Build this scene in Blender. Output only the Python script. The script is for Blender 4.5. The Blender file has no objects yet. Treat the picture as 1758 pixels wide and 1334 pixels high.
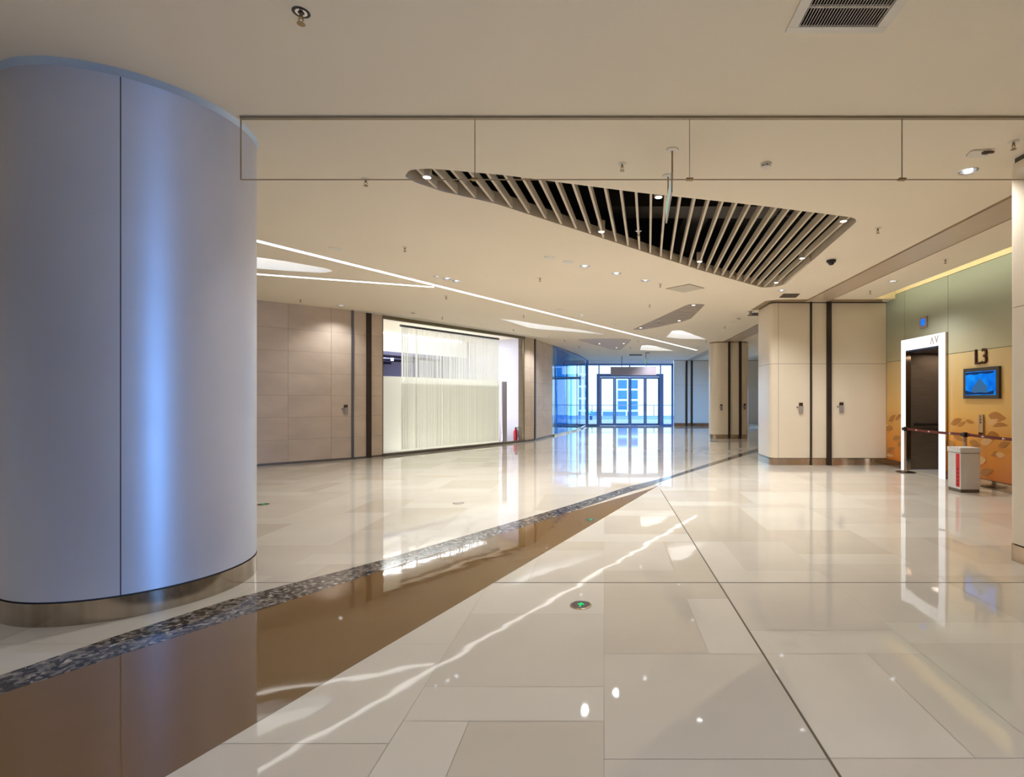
import bpy, bmesh, math, random
from mathutils import Vector
from mathutils.geometry import delaunay_2d_cdt

random.seed(7)
S = bpy.context.scene
COL = S.collection

# ------------------------------------------------------------------ camera
F, CX, HY, EYE, H = 900.0, 1037.0, 686.0, 1.55, 3.86
cam_d = bpy.data.cameras.new('camera')
cam = bpy.data.objects.new('camera', cam_d); COL.objects.link(cam)
cam.location = (0, 0, EYE); cam.rotation_euler = (math.radians(90), 0, 0)
cam_d.sensor_fit = 'HORIZONTAL'; cam_d.sensor_width = 36.0
cam_d.lens = F / 1758 * 36
cam_d.shift_x = (879 - CX) / 1758; cam_d.shift_y = (HY - 667) / 1758
cam_d.clip_end = 300
S.camera = cam

# ------------------------------------------------------------------ view, world, daylight
S.view_settings.view_transform = 'Standard'; S.view_settings.look = 'None'
S.view_settings.gamma = 1.0; S.view_settings.exposure = 0.08
S.view_settings.use_curve_mapping = False
S.cycles.use_denoising = True
S.cycles.max_bounces = 10; S.cycles.diffuse_bounces = 5; S.cycles.glossy_bounces = 5
S.cycles.transmission_bounces = 6; S.cycles.transparent_max_bounces = 16
S.cycles.sample_clamp_indirect = 6.0
S.cycles.caustics_reflective = False; S.cycles.caustics_refractive = False

SKY_FRONT, SKY_BACK = 2.2, 60.0
SPOT_W = 200.0

W = bpy.data.worlds.new('sky'); S.world = W; W.use_nodes = True
wn = W.node_tree.nodes; wl = W.node_tree.links; wn.clear()
w_out = wn.new('ShaderNodeOutputWorld'); w_bg = wn.new('ShaderNodeBackground')
w_tc = wn.new('ShaderNodeTexCoord')
w_dot = wn.new('ShaderNodeVectorMath'); w_dot.operation = 'DOT_PRODUCT'; w_dot.inputs[1].default_value = (0.90, -0.43, 0.03)
w_mr = wn.new('ShaderNodeMapRange'); w_mr.interpolation_type = 'SMOOTHSTEP'
w_mr.inputs[1].default_value = 0.86; w_mr.inputs[2].default_value = 0.975
w_mr.inputs[3].default_value = SKY_FRONT; w_mr.inputs[4].default_value = SKY_BACK
w_rgb = wn.new('ShaderNodeMix'); w_rgb.data_type = 'RGBA'
w_rgb.inputs[6].default_value = (0.55, 0.78, 1.0, 1); w_rgb.inputs[7].default_value = (0.15, 0.41, 1.0, 1)
w_mc = wn.new('ShaderNodeMapRange'); w_mc.inputs[1].default_value = 0.5; w_mc.inputs[2].default_value = 0.95
wl.new(w_tc.outputs['Generated'], w_dot.inputs[0])
wl.new(w_dot.outputs['Value'], w_mr.inputs[0]); wl.new(w_dot.outputs['Value'], w_mc.inputs[0])
wl.new(w_mc.outputs[0], w_rgb.inputs[0]); wl.new(w_rgb.outputs[2], w_bg.inputs['Color'])
wl.new(w_mr.outputs[0], w_bg.inputs['Strength']); wl.new(w_bg.outputs[0], w_out.inputs['Surface'])


def light(kind, loc, energy, color, rot=(0, 0, 0), parent=None, name='lamp', **kw):
    d = bpy.data.lights.new(name, kind); d.energy = energy; d.color = color
    for k, v in kw.items():
        if k == 'portal':
            d.cycles.is_portal = v
        else:
            setattr(d, k, v)
    o = bpy.data.objects.new(name, d); COL.objects.link(o)
    o.location = loc; o.rotation_euler = rot
    if parent is not None:
        o.parent = parent
    return o


# sky portals in the three glazed openings (they only guide the sampling of the sky)
light('AREA', (1.55, 31.3, 1.85), 1, (1, 1, 1), (math.radians(-90), 0, 0), name='sky_portal', shape='RECTANGLE', size=5.3, size_y=3.7, portal=True)
light('AREA', (7.65, -3.95, 1.18), 1, (1, 1, 1), (0, math.radians(90), 0), name='sky_portal', shape='RECTANGLE', size=2.3, size_y=2.5, portal=True)
light('AREA', (10.15, 26.8, 1.2), 1, (1, 1, 1), (0, math.radians(90), 0), name='sky_portal', shape='RECTANGLE', size=2.3, size_y=2.4, portal=True)


# ------------------------------------------------------------------ picture helpers: a pixel on a known plane
def FL(px, py):
    Y = F * EYE / (py - HY); return Vector(((px - CX) / F * Y, Y))

def CE(px, py):
    Y = F * (H - EYE) / (HY - py); return Vector(((px - CX) / F * Y, Y))

WX = 6.68                                   # plane of the elevator wall

def WR(px, py):
    Y = WX * F / (px - CX); return (Y, EYE + (HY - py) / F * Y)


# ------------------------------------------------------------------ materials
def lin(c):
    c = c / 255.0
    return c / 12.92 if c <= 0.04045 else ((c + 0.055) / 1.055) ** 2.4

def rgb(r, g, b): return (lin(r), lin(g), lin(b), 1)

def new_mat(name):
    m = bpy.data.materials.new(name); m.use_nodes = True
    nt = m.node_tree; nt.nodes.clear()
    out = nt.nodes.new('ShaderNodeOutputMaterial')
    return m, nt, out

def pm(name, col, rough=0.5, metal=0.0, var=0.06, scale=6.0, stretch=(1, 1, 1), bump=0.0, coat=0.0, spec=0.5, bscale=None, uv=False, rvar=0.0):
    m, nt, out = new_mat(name); N = nt.nodes; L = nt.links
    b = N.new('ShaderNodeBsdfPrincipled'); L.new(b.outputs[0], out.inputs[0])
    tc = N.new('ShaderNodeTexCoord'); mp = N.new('ShaderNodeMapping'); mp.inputs['Scale'].default_value = stretch
    L.new(tc.outputs['UV' if uv else 'Object'], mp.inputs[0])
    nz = N.new('ShaderNodeTexNoise'); nz.inputs['Scale'].default_value = scale; nz.inputs['Detail'].default_value = 4
    L.new(mp.outputs[0], nz.inputs['Vector'])
    mr = N.new('ShaderNodeMapRange'); mr.inputs[1].default_value = 0.25; mr.inputs[2].default_value = 0.75
    mr.inputs[3].default_value = 1 - var; mr.inputs[4].default_value = 1 + var
    L.new(nz.outputs[0], mr.inputs[0])
    vm = N.new('ShaderNodeVectorMath'); vm.operation = 'SCALE'; vm.inputs[0].default_value = col[:3]
    L.new(mr.outputs[0], vm.inputs['Scale']); L.new(vm.outputs[0], b.inputs['Base Color'])
    b.inputs['Roughness'].default_value = rough; b.inputs['Metallic'].default_value = metal
    b.inputs['Specular IOR Level'].default_value = spec; b.inputs['Coat Weight'].default_value = coat
    b.inputs['Coat Roughness'].default_value = 0.08
    if rvar:
        mr2 = N.new('ShaderNodeMapRange'); mr2.inputs[3].default_value = max(0, rough - rvar); mr2.inputs[4].default_value = rough + rvar
        L.new(nz.outputs[0], mr2.inputs[0]); L.new(mr2.outputs[0], b.inputs['Roughness'])
    if bump:
        nb = N.new('ShaderNodeTexNoise'); nb.inputs['Scale'].default_value = bscale or scale; nb.inputs['Detail'].default_value = 2
        L.new(mp.outputs[0], nb.inputs['Vector'])
        bp = N.new('ShaderNodeBump'); bp.inputs['Strength'].default_value = 1.0; bp.inputs['Distance'].default_value = bump
        L.new(nb.outputs[0], bp.inputs['Height']); L.new(bp.outputs[0], b.inputs['Normal'])
        if coat: L.new(bp.outputs[0], b.inputs['Coat Normal'])
    m['bsdf'] = b.name
    return m

def emit(name, col, strength):
    m, nt, out = new_mat(name)
    e = nt.nodes.new('ShaderNodeEmission'); e.inputs[0].default_value = col; e.inputs[1].default_value = strength
    nt.links.new(e.outputs[0], out.inputs[0]); return m

def glass_mat(name, tint=(0.96, 0.98, 0.98, 1), refl=1.0):
    m, nt, out = new_mat(name); N = nt.nodes; L = nt.links
    t = N.new('ShaderNodeBsdfTransparent'); t.inputs[0].default_value = tint
    g = N.new('ShaderNodeBsdfGlossy'); g.inputs['Roughness'].default_value = 0.0
    fr = N.new('ShaderNodeFresnel'); fr.inputs[0].default_value = 1.4
    ge = N.new('ShaderNodeNewGeometry'); inv = N.new('ShaderNodeMath'); inv.operation = 'SUBTRACT'; inv.inputs[0].default_value = refl
    L.new(ge.outputs['Backfacing'], inv.inputs[1])
    mm = N.new('ShaderNodeMath'); mm.operation = 'MULTIPLY'; mm.use_clamp = True; L.new(inv.outputs[0], mm.inputs[1])
    mx = N.new('ShaderNodeMixShader'); L.new(fr.outputs[0], mm.inputs[0]); L.new(mm.outputs[0], mx.inputs[0])
    L.new(t.outputs[0], mx.inputs[1]); L.new(g.outputs[0], mx.inputs[2]); L.new(mx.outputs[0], out.inputs[0])
    return m

def stone_tile_mat(name):
    m = pm(name, rgb(196, 179, 162), 0.42, var=0.13, scale=1.5, stretch=(0.8, 1.5, 1), uv=True, bump=0.0015, bscale=9)
    return m

def translucent_mat(name, col, trans=0.6, see=0.0):
    m, nt, out = new_mat(name); N = nt.nodes; L = nt.links
    d = N.new('ShaderNodeBsdfDiffuse'); d.inputs[0].default_value = col
    t = N.new('ShaderNodeBsdfTranslucent'); t.inputs[0].default_value = col
    mx = N.new('ShaderNodeMixShader'); mx.inputs[0].default_value = trans
    L.new(d.outputs[0], mx.inputs[1]); L.new(t.outputs[0], mx.inputs[2])
    if see:
        tr = N.new('ShaderNodeBsdfTransparent'); m2 = N.new('ShaderNodeMixShader'); m2.inputs[0].default_value = see
        L.new(mx.outputs[0], m2.inputs[1]); L.new(tr.outputs[0], m2.inputs[2]); L.new(m2.outputs[0], out.inputs[0])
    else:
        L.new(mx.outputs[0], out.inputs[0])
    return m

def floor_mat(name, col, var=0.05):
    m = pm(name, col, 0.035, var=var, scale=1.3, bump=0.0014, bscale=2.2, spec=0.62)
    return m

M = {}
M['ceiling'] = pm('ceiling_paint', rgb(240, 229, 209), 0.75, var=0.015, scale=0.7)
M['tile_a'] = floor_mat('limestone_light', rgb(206, 198, 184), 0.04)
M['tile_b'] = floor_mat('limestone_mid', rgb(200, 191, 177), 0.05)
M['tile_c'] = floor_mat('limestone_tan', rgb(194, 184, 168), 0.05)
M['grout'] = pm('grout', rgb(150, 134, 112), 0.4)
M['brown_stone'] = floor_mat('brown_stone', rgb(116, 88, 54), 0.08)
M['granite'] = None
M['groove'] = pm('groove_dark', rgb(92, 78, 62), 0.5)
M['column'] = pm('column_panel', rgb(200, 200, 206), 0.44, 0.45, var=0.03, scale=2, spec=0.7)
def vertical_grain(m, aniso):
    nt = m.node_tree; b = nt.nodes[m['bsdf']]
    tg = nt.nodes.new('ShaderNodeTangent'); tg.direction_type = 'RADIAL'; tg.axis = 'Z'
    nt.links.new(tg.outputs[0], b.inputs['Tangent']); b.inputs['Anisotropic'].default_value = aniso; b.inputs['Anisotropic Rotation'].default_value = 0.25
vertical_grain(M['column'], .42)
M['panel'] = pm('beige_panel', rgb(224, 210, 188), 0.32, var=0.02, scale=1.5, spec=0.5, coat=.35)
M['seam'] = pm('seam_dark', rgb(70, 62, 58), 0.6)
M['slot'] = pm('slot_tan', rgb(150, 128, 98), 0.6)
M['steel'] = pm('brushed_steel', rgb(186, 164, 140), 0.13, 1.0, var=0.2, scale=3, stretch=(3, 3, .08))
M['base_steel'] = pm('base_steel', rgb(180, 170, 158), 0.15, 1.0, var=0.2, scale=3, stretch=(3, 3, .08))
vertical_grain(M['base_steel'], .35)
M['steel_dark'] = pm('dark_steel', rgb(110, 100, 90), 0.3, 1.0, var=0.1, scale=5)
M['rail_dark'] = pm('dark_rail', rgb(52, 42, 36), 0.35, 0.3, var=0.05)
M['rail_blue'] = pm('blue_grey_rail', rgb(96, 100, 112), 0.3, 0.5, var=0.05)
M['stone'] = stone_tile_mat('stone_cladding')
M['stone_joint'] = pm('stone_joint', rgb(116, 100, 86), 0.7)
M['kerb'] = pm('kerb_stone', rgb(98, 92, 86), 0.35)
M['glass'] = glass_mat('clear_glass')
M['glass_thin'] = glass_mat('thin_glass', (.992, .994, .994, 1), .45)
M['barrier_trim'] = pm('barrier_trim', rgb(150, 136, 112), 0.45, 0.3)
M['blue_frame'] = pm('blue_grey_frame', rgb(112, 140, 192), 0.35, 0.4, var=0.05)
M['olive_metal'] = pm('olive_metal', rgb(122, 112, 84), 0.35, 0.4)
M['slat'] = pm('slat_paint', rgb(214, 200, 178), 0.5, var=0.03)
M['void'] = pm('void_black', rgb(16, 15, 16), 0.8, var=0.2)
M['duct'] = pm('duct_grey', rgb(70, 66, 62), 0.4, 0.6)
M['white'] = pm('white_paint', rgb(236, 236, 236), 0.45, var=0.02)
M['white_plastic'] = pm('white_plastic', rgb(226, 220, 208), 0.4, var=0.02)
M['lavender'] = pm('lavender_paint', rgb(158, 160, 205), 0.7, var=0.03)
M['black'] = pm('black_plastic', rgb(26, 24, 24), 0.35)
M['dark_brown'] = pm('dark_brown_metal', rgb(72, 56, 46), 0.35, 0.4)
M['grey_plastic'] = pm('grey_plastic', rgb(150, 140, 136), 0.4)
M['chrome'] = pm('chrome', rgb(220, 220, 222), 0.12, 1.0, var=0.02)
M['brass'] = pm('dull_brass', rgb(150, 128, 92), 0.35, 1.0)
M['lit_white'] = emit('lit_white', (1.0, 0.97, 0.92, 1), 5.0)
M['lit_lamp'] = emit('lit_lamp', (1.0, 0.98, 0.95, 1), 22.0)
M['reflector'] = pm('lamp_reflector', rgb(200, 202, 206), 0.35, 1.0, var=0.02)
M['lit_strip'] = emit('lit_strip', (1.0, 0.95, 0.88, 1), 3.2)
M['lit_portal'] = emit('lit_portal', (1.0, 0.98, 0.96, 1), 1.05)
M['lit_trough'] = emit('lit_trough', (1.0, 0.96, 0.90, 1), 1.7)
M['lit_cove'] = emit('lit_cove', (1.0, 0.91, 0.66, 1), 1.6)
M['lit_blue'] = emit('lit_blue', rgb(40, 120, 255), 1.0)
M['lit_green'] = emit('lit_green', rgb(20, 235, 130), 1.0)
M['screen_blue'] = None
M['bin'] = pm('bin_grey', rgb(206, 205, 202), 0.45, var=0.03)
M['bin_base'] = pm('bin_base', rgb(96, 90, 80), 0.5)
M['red'] = pm('red_band', rgb(200, 24, 34), 0.4)
M['red_dark'] = pm('red_dark', rgb(120, 10, 22), 0.4)
M['belt'] = pm('belt_maroon', rgb(98, 34, 24), 0.6, var=0.08, scale=60)
M['belt_mark'] = pm('belt_mark', rgb(214, 190, 176), 0.6)
M['car_steel'] = pm('car_steel', rgb(112, 96, 80), 0.5, 0.6, var=0.12, scale=4, stretch=(1, 1, 8))
M['letter'] = pm('bronze_letter', rgb(74, 44, 26), 0.4, 0.5)
M['sign_grey'] = pm('sign_grey', rgb(168, 160, 170), 0.5, var=0.02)
M['sign_back'] = pm('sign_back', rgb(176, 168, 160), 0.4)
M['sign_green'] = emit('sign_green', rgb(110, 200, 150), 0.9)
M['sign_pale'] = emit('sign_pale', rgb(176, 186, 174), 0.9)
M['tv_frame'] = pm('screen_frame', rgb(66, 64, 58), 0.3, 0.3)
M['mound'] = pm('screen_mound', rgb(70, 92, 110), 0.5, var=0.3, scale=30)
M['strand'] = translucent_mat('curtain_thread', (0.97, 0.97, 0.94, 1), 0.62, 0.22)
M['film'] = translucent_mat('frosted_film', (0.95, 0.94, 0.88, 1), 0.6)
M['terrace'] = pm('terrace_paving', rgb(160, 172, 194), 0.5, var=0.08, scale=1)
M['bldg'] = pm('far_facade', rgb(225, 232, 240), 0.6, var=0.03)
M['bldg_glass'] = pm('far_facade_glass', rgb(72, 104, 150), 0.15, var=0.15, scale=0.6)
M['leaf_green'] = pm('plant_green', rgb(30, 170, 140), 0.6, var=0.2, scale=10)
M['pot'] = pm('pot_blue', rgb(24, 66, 110), 0.5)
M['vent_dark'] = pm('vent_dark', rgb(88, 78, 70), 0.5, 0.3)
M['access'] = pm('access_panel', rgb(196, 186, 166), 0.5)
M['collar'] = pm('collar_metal', rgb(176, 192, 206), 0.3, 0.2, var=0.02)
M['cream'] = pm('cream_paint', rgb(238, 226, 190), 0.7)
M['ext_red'] = pm('extinguisher_red', rgb(196, 20, 60), 0.3)
M['track'] = pm('track_metal', rgb(30, 30, 50), 0.4)


def granite():
    m, nt, out = new_mat('granite'); N = nt.nodes; L = nt.links
    b = N.new('ShaderNodeBsdfPrincipled'); L.new(b.outputs[0], out.inputs[0]); b.inputs['Roughness'].default_value = 0.1
    tc = N.new('ShaderNodeTexCoord')
    v = N.new('ShaderNodeTexVoronoi'); v.inputs['Scale'].default_value = 36; L.new(tc.outputs['Object'], v.inputs['Vector'])
    nz = N.new('ShaderNodeTexNoise'); nz.inputs['Scale'].default_value = 24; nz.inputs['Detail'].default_value = 6; L.new(tc.outputs['Object'], nz.inputs['Vector'])
    sp = N.new('ShaderNodeSeparateColor'); L.new(v.outputs['Color'], sp.inputs[0])
    ad = N.new('ShaderNodeMath'); ad.operation = 'ADD'; L.new(sp.outputs[0], ad.inputs[0]); L.new(nz.outputs[0], ad.inputs[1])
    r = N.new('ShaderNodeValToRGB'); L.new(ad.outputs[0], r.inputs[0])
    e = r.color_ramp.elements; e[0].position = 0.45; e[0].color = rgb(44, 40, 40); e[1].position = 1.0; e[1].color = rgb(190, 182, 170)
    x = r.color_ramp.elements.new(0.62); x.color = rgb(96, 90, 86)
    x = r.color_ramp.elements.new(0.85); x.color = rgb(132, 124, 116)
    sc = N.new('ShaderNodeMath'); sc.operation = 'MULTIPLY'; sc.inputs[1].default_value = 0.6; L.new(ad.outputs[0], sc.inputs[0]); L.new(sc.outputs[0], r.inputs[0])
    L.new(r.outputs[0], b.inputs['Base Color'])
    return m
M['granite'] = granite()


def ramp_z(name, stops, rough=0.2, metal=0.0, spec=0.5):
    """a printed panel whose ink changes with height"""
    m, nt, out = new_mat(name); N = nt.nodes; L = nt.links
    b = N.new('ShaderNodeBsdfPrincipled'); L.new(b.outputs[0], out.inputs[0])
    tc = N.new('ShaderNodeTexCoord'); s = N.new('ShaderNodeSeparateXYZ'); L.new(tc.outputs['Object'], s.inputs[0])
    mr = N.new('ShaderNodeMapRange'); mr.inputs[1].default_value = 0; mr.inputs[2].default_value = 4.0; L.new(s.outputs['Z'], mr.inputs[0])
    r = N.new('ShaderNodeValToRGB'); L.new(mr.outputs[0], r.inputs[0])
    e = r.color_ramp.elements
    e[0].position = stops[0][0] / 4; e[0].color = stops[0][1]; e[1].position = stops[-1][0] / 4; e[1].color = stops[-1][1]
    for z, c in stops[1:-1]:
        x = e.new(z / 4); x.color = c
    L.new(r.outputs[0], b.inputs['Base Color']); b.inputs['Roughness'].default_value = rough; b.inputs['Metallic'].default_value = metal
    return m
M['mural'] = ramp_z('printed_glass', [(0, rgb(196, 106, 26)), (0.7, rgb(208, 136, 44)), (1.3, rgb(214, 168, 90)), (2.43, rgb(206, 184, 136))], 0.22)
M['mural_up'] = ramp_z('green_glass', [(2.4, rgb(184, 176, 142)), (3.2, rgb(160, 166, 150)), (4.0, rgb(150, 166, 158))], 0.5)
M['leaf_olive'] = pm('leaf_olive', rgb(168, 112, 44), 0.25)
M['leaf_pale'] = pm('leaf_pale', rgb(212, 164, 104), 0.25)


def blue_glass():
    """clear pane with a blue film that fades along its length (u) and is streaked"""
    m, nt, out = new_mat('blue_film_glass'); N = nt.nodes; L = nt.links
    uv = N.new('ShaderNodeTexCoord'); s = N.new('ShaderNodeSeparateXYZ'); L.new(uv.outputs['UV'], s.inputs[0])
    mp = N.new('ShaderNodeMapping'); mp.inputs['Scale'].default_value = (2.2, 0.35, 1); L.new(uv.outputs['UV'], mp.inputs[0])
    nz = N.new('ShaderNodeTexNoise'); nz.inputs['Scale'].default_value = 2.0; nz.inputs['Detail'].default_value = 3; L.new(mp.outputs[0], nz.inputs['Vector'])
    r = N.new('ShaderNodeValToRGB'); e = r.color_ramp.elements
    mr = N.new('ShaderNodeMapRange'); mr.inputs[1].default_value = 0; mr.inputs[2].default_value = 9.2; L.new(s.outputs['X'], mr.inputs[0])
    ad = N.new('ShaderNodeMath'); ad.operation = 'MULTIPLY_ADD'; ad.inputs[1].default_value = 0.22; L.new(nz.outputs[0], ad.inputs[0])
    sb = N.new('ShaderNodeMath'); sb.operation = 'SUBTRACT'; sb.inputs[1].default_value = 0.11; L.new(mr.outputs[0], sb.inputs[0]); L.new(sb.outputs[0], ad.inputs[2])
    L.new(ad.outputs[0], r.inputs[0])
    e[0].position = 0.0; e[0].color = rgb(190, 225, 250); e[1].position = 0.55; e[1].color = (0.72, 0.90, 1.0, 1)
    x = e.new(0.035); x.color = rgb(150, 205, 250)
    x = e.new(0.06); x.color = rgb(20, 132, 236)
    x = e.new(0.2); x.color = rgb(16, 126, 228)
    x = e.new(0.32); x.color = rgb(130, 210, 255)
    t = N.new('ShaderNodeBsdfTransparent'); L.new(r.outputs[0], t.inputs[0])
    tl = N.new('ShaderNodeBsdfTranslucent'); L.new(r.outputs[0], tl.inputs[0])
    df = N.new('ShaderNodeBsdfDiffuse'); L.new(r.outputs[0], df.inputs[0])
    m0 = N.new('ShaderNodeMixShader'); m0.inputs[0].default_value = 0.5; L.new(tl.outputs[0], m0.inputs[1]); L.new(df.outputs[0], m0.inputs[2])
    op = N.new('ShaderNodeMapRange'); op.inputs[1].default_value = 0.12; op.inputs[2].default_value = 0.36
    op.inputs[3].default_value = 0.6; op.inputs[4].default_value = 0.06; L.new(ad.outputs[0], op.inputs[0])
    m1 = N.new('ShaderNodeMixShader'); L.new(op.outputs[0], m1.inputs[0]); L.new(t.outputs[0], m1.inputs[1]); L.new(m0.outputs[0], m1.inputs[2])
    g = N.new('ShaderNodeBsdfGlossy'); g.inputs['Roughness'].default_value = 0.0
    fr = N.new('ShaderNodeFresnel'); fr.inputs[0].default_value = 1.45
    m2 = N.new('ShaderNodeMixShader'); L.new(fr.outputs[0], m2.inputs[0]); L.new(m1.outputs[0], m2.inputs[1]); L.new(g.outputs[0], m2.inputs[2])
    L.new(m2.outputs[0], out.inputs[0])
    return m
M['blue_glass'] = blue_glass()


def screen_mat():
    m, nt, out = new_mat('screen_picture'); N = nt.nodes; L = nt.links
    e = N.new('ShaderNodeEmission'); L.new(e.outputs[0], out.inputs[0]); e.inputs[1].default_value = 1.0
    tc = N.new('ShaderNodeTexCoord'); nz = N.new('ShaderNodeTexNoise'); nz.inputs['Scale'].default_value = 5; L.new(tc.outputs['Object'], nz.inputs['Vector'])
    r = N.new('ShaderNodeValToRGB'); L.new(nz.outputs[0], r.inputs[0])
    r.color_ramp.elements[0].position = 0.3; r.color_ramp.elements[0].color = rgb(10, 100, 215)
    r.color_ramp.elements[1].position = 0.7; r.color_ramp.elements[1].color = rgb(30, 150, 250)
    L.new(r.outputs[0], e.inputs[0]); return m
M['screen_blue'] = screen_mat()
M['screen_mound'] = emit('screen_mound_lit', rgb(60, 104, 146), 1.0)
M['screen_dark'] = emit('screen_dark_lit', rgb(28, 52, 92), 1.0)


# ------------------------------------------------------------------ mesh helpers
class MB:
    def __init__(self): self.v = []; self.f = []; self.mi = []; self.uv = {}
    def face(self, pts, mi=0, uvs=None):
        b = len(self.v); self.v += [tuple(p) for p in pts]; self.f.append(tuple(range(b, b + len(pts)))); self.mi.append(mi)
        if uvs: self.uv[len(self.f) - 1] = uvs
    def box(self, x0, x1, y0, y1, z0, z1, mi=0):
        c = [(x0, y0), (x1, y0), (x1, y1), (x0, y1)]; self.prism(c, z0, z1, mi)
    def prism(self, poly, z0, z1, mi=0, cap=True):
        n = len(poly); a = sum(poly[i][0] * poly[(i + 1) % n][1] - poly[(i + 1) % n][0] * poly[i][1] for i in range(n))
        p = list(poly) if a > 0 else list(reversed(poly))
        b = len(self.v)
        self.v += [(q[0], q[1], z0) for q in p] + [(q[0], q[1], z1) for q in p]
        for i in range(n):
            j = (i + 1) % n; self.f.append((b + i, b + j, b + n + j, b + n + i)); self.mi.append(mi)
        if cap:
            self.f.append(tuple(b + i for i in reversed(range(n)))); self.mi.append(mi)
            self.f.append(tuple(b + n + i for i in range(n))); self.mi.append(mi)
    def seg(self, p, q, off0, off1, z0, z1, mi=0):
        """a box along p->q; off0/off1 are sideways offsets (left of the direction is +)"""
        d = Vector((q[0] - p[0], q[1] - p[1])).normalized(); n = Vector((-d.y, d.x)); P = Vector(p[:2]); Q = Vector(q[:2])
        self.prism([P + n * off0, Q + n * off0, Q + n * off1, P + n * off1], z0, z1, mi)
    def lathe(self, prof, c=(0, 0), n=24, mi=0, a0=0.0):
        """prof: [(r, z)...] from bottom to top or any way round"""
        b = len(self.v); k = len(prof)
        for r, z in prof:
            for i in range(n):
                a = a0 + 2 * math.pi * i / n; self.v.append((c[0] + r * math.cos(a), c[1] + r * math.sin(a), z))
        for j in range(k - 1):
            for i in range(n):
                i2 = (i + 1) % n
                self.f.append((b + j * n + i, b + j * n + i2, b + (j + 1) * n + i2, b + (j + 1) * n + i)); self.mi.append(mi)
        if prof[0][0] > 1e-6: self.f.append(tuple(b + i for i in reversed(range(n)))); self.mi.append(mi)
        if prof[-1][0] > 1e-6: self.f.append(tuple(b + (k - 1) * n + i for i in range(n))); self.mi.append(mi)
    def tube(self, p, q, r, n=10, mi=0):
        p = Vector(p); q = Vector(q); d = (q - p).normalized()
        u = d.orthogonal().normalized(); w = d.cross(u); b = len(self.v)
        for e in (p, q):
            for i in range(n):
                a = 2 * math.pi * i / n; self.v.append(tuple(e + (u * math.cos(a) + w * math.sin(a)) * r))
        for i in range(n):
            j = (i + 1) % n; self.f.append((b + i, b + j, b + n + j, b + n + i)); self.mi.append(mi)
        self.f.append(tuple(b + i for i in reversed(range(n)))); self.f.append(tuple(b + n + i for i in range(n))); self.mi += [mi, mi]
    def build(self, name, mats, parent=None, smooth=False, bevel=0.0, loc=None):
        me = bpy.data.meshes.new(name); me.from_pydata(self.v, [], self.f)
        mats = mats if isinstance(mats, (list, tuple)) else [mats]
        for m in mats: me.materials.append(m)
        me.polygons.foreach_set('material_index', self.mi)
        if self.uv:
            ul = me.uv_layers.new(name='uv')
            for pi, us in self.uv.items():
                for k, li in enumerate(me.polygons[pi].loop_indices): ul.data[li].uv = us[k]
        if smooth:
            me.polygons.foreach_set('use_smooth', [True] * len(me.polygons))
        me.update()
        if smooth:
            try: me.set_sharp_from_angle(angle=math.radians(38))
            except Exception: pass
        o = bpy.data.objects.new(name, me); COL.objects.link(o)
        if bevel:
            md = o.modifiers.new('bevel', 'BEVEL'); md.width = bevel; md.segments = 2; md.limit_method = 'ANGLE'
        if parent is not None: o.parent = parent
        if loc is not None: o.location = loc
        return o

def tag(o, label, cat, group=None, kind=None):
    o['label'] = label; o['category'] = cat
    if group: o['group'] = group
    if kind: o['kind'] = kind
    return o

def thing(name, label, cat, loc=(0, 0, 0), group=None, kind=None):
    o = bpy.data.objects.new(name, None); COL.objects.link(o); o.location = loc; o.empty_display_size = 0.1
    return tag(o, label, cat, group, kind)

def struct(o, label=None, cat=None):
    o['kind'] = 'structure'
    if label: o['label'] = label
    if cat: o['category'] = cat
    return o

def copy_tree(src, parent=None):
    c = src.copy(); COL.objects.link(c)
    if parent is not None: c.parent = parent
    for ch in list(src.children): copy_tree(ch, c)
    return c

def smooth_closed(pts, rad, seg=6):
    """round the corners of a closed polygon; rad is a number or a list"""
    out = []; n = len(pts)
    for i, p in enumerate(pts):
        r = rad[i] if isinstance(rad, (list, tuple)) else rad
        a = Vector(pts[i - 1]); b = Vector(p); c = Vector(pts[(i + 1) % n])
        u = (a - b); w = (c - b); lu = u.length; lw = w.length
        if r <= 0: out.append(b); continue
        u.normalize(); w.normalize(); ang = u.angle(w)
        t = min(r / math.tan(ang / 2), lu * 0.48, lw * 0.48)
        p0 = b + u * t; p2 = b + w * t
        for k in range(seg + 1):
            s = k / seg; out.append(p0 * (1 - s) ** 2 + b * 2 * s * (1 - s) + p2 * s ** 2)
    return out

def inside(p, poly):
    r = False; n = len(poly)
    for i in range(n):
        a = poly[i]; b = poly[i - 1]
        if (a[1] > p[1]) != (b[1] > p[1]) and p[0] < (b[0] - a[0]) * (p[1] - a[1]) / (b[1] - a[1]) + a[0]: r = not r
    return r

def holed(outer, holes, z, down=True):
    vs = []; es = []
    for loop in [outer] + holes:
        b = len(vs); vs += [Vector((p[0], p[1])) for p in loop]
        es += [(b + i, b + (i + 1) % len(loop)) for i in range(len(loop))]
    V, E, T, *_ = delaunay_2d_cdt(vs, es, [], 0, 1e-6)
    m = MB(); m.v = [(v.x, v.y, z) for v in V]
    for t in T:
        c = (sum(V[i].x for i in t) / len(t), sum(V[i].y for i in t) / len(t))
        if not inside(c, outer) or any(inside(c, h) for h in holes): continue
        m.f.append(tuple(reversed(t)) if down else tuple(t)); m.mi.append(0)
    return m


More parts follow.
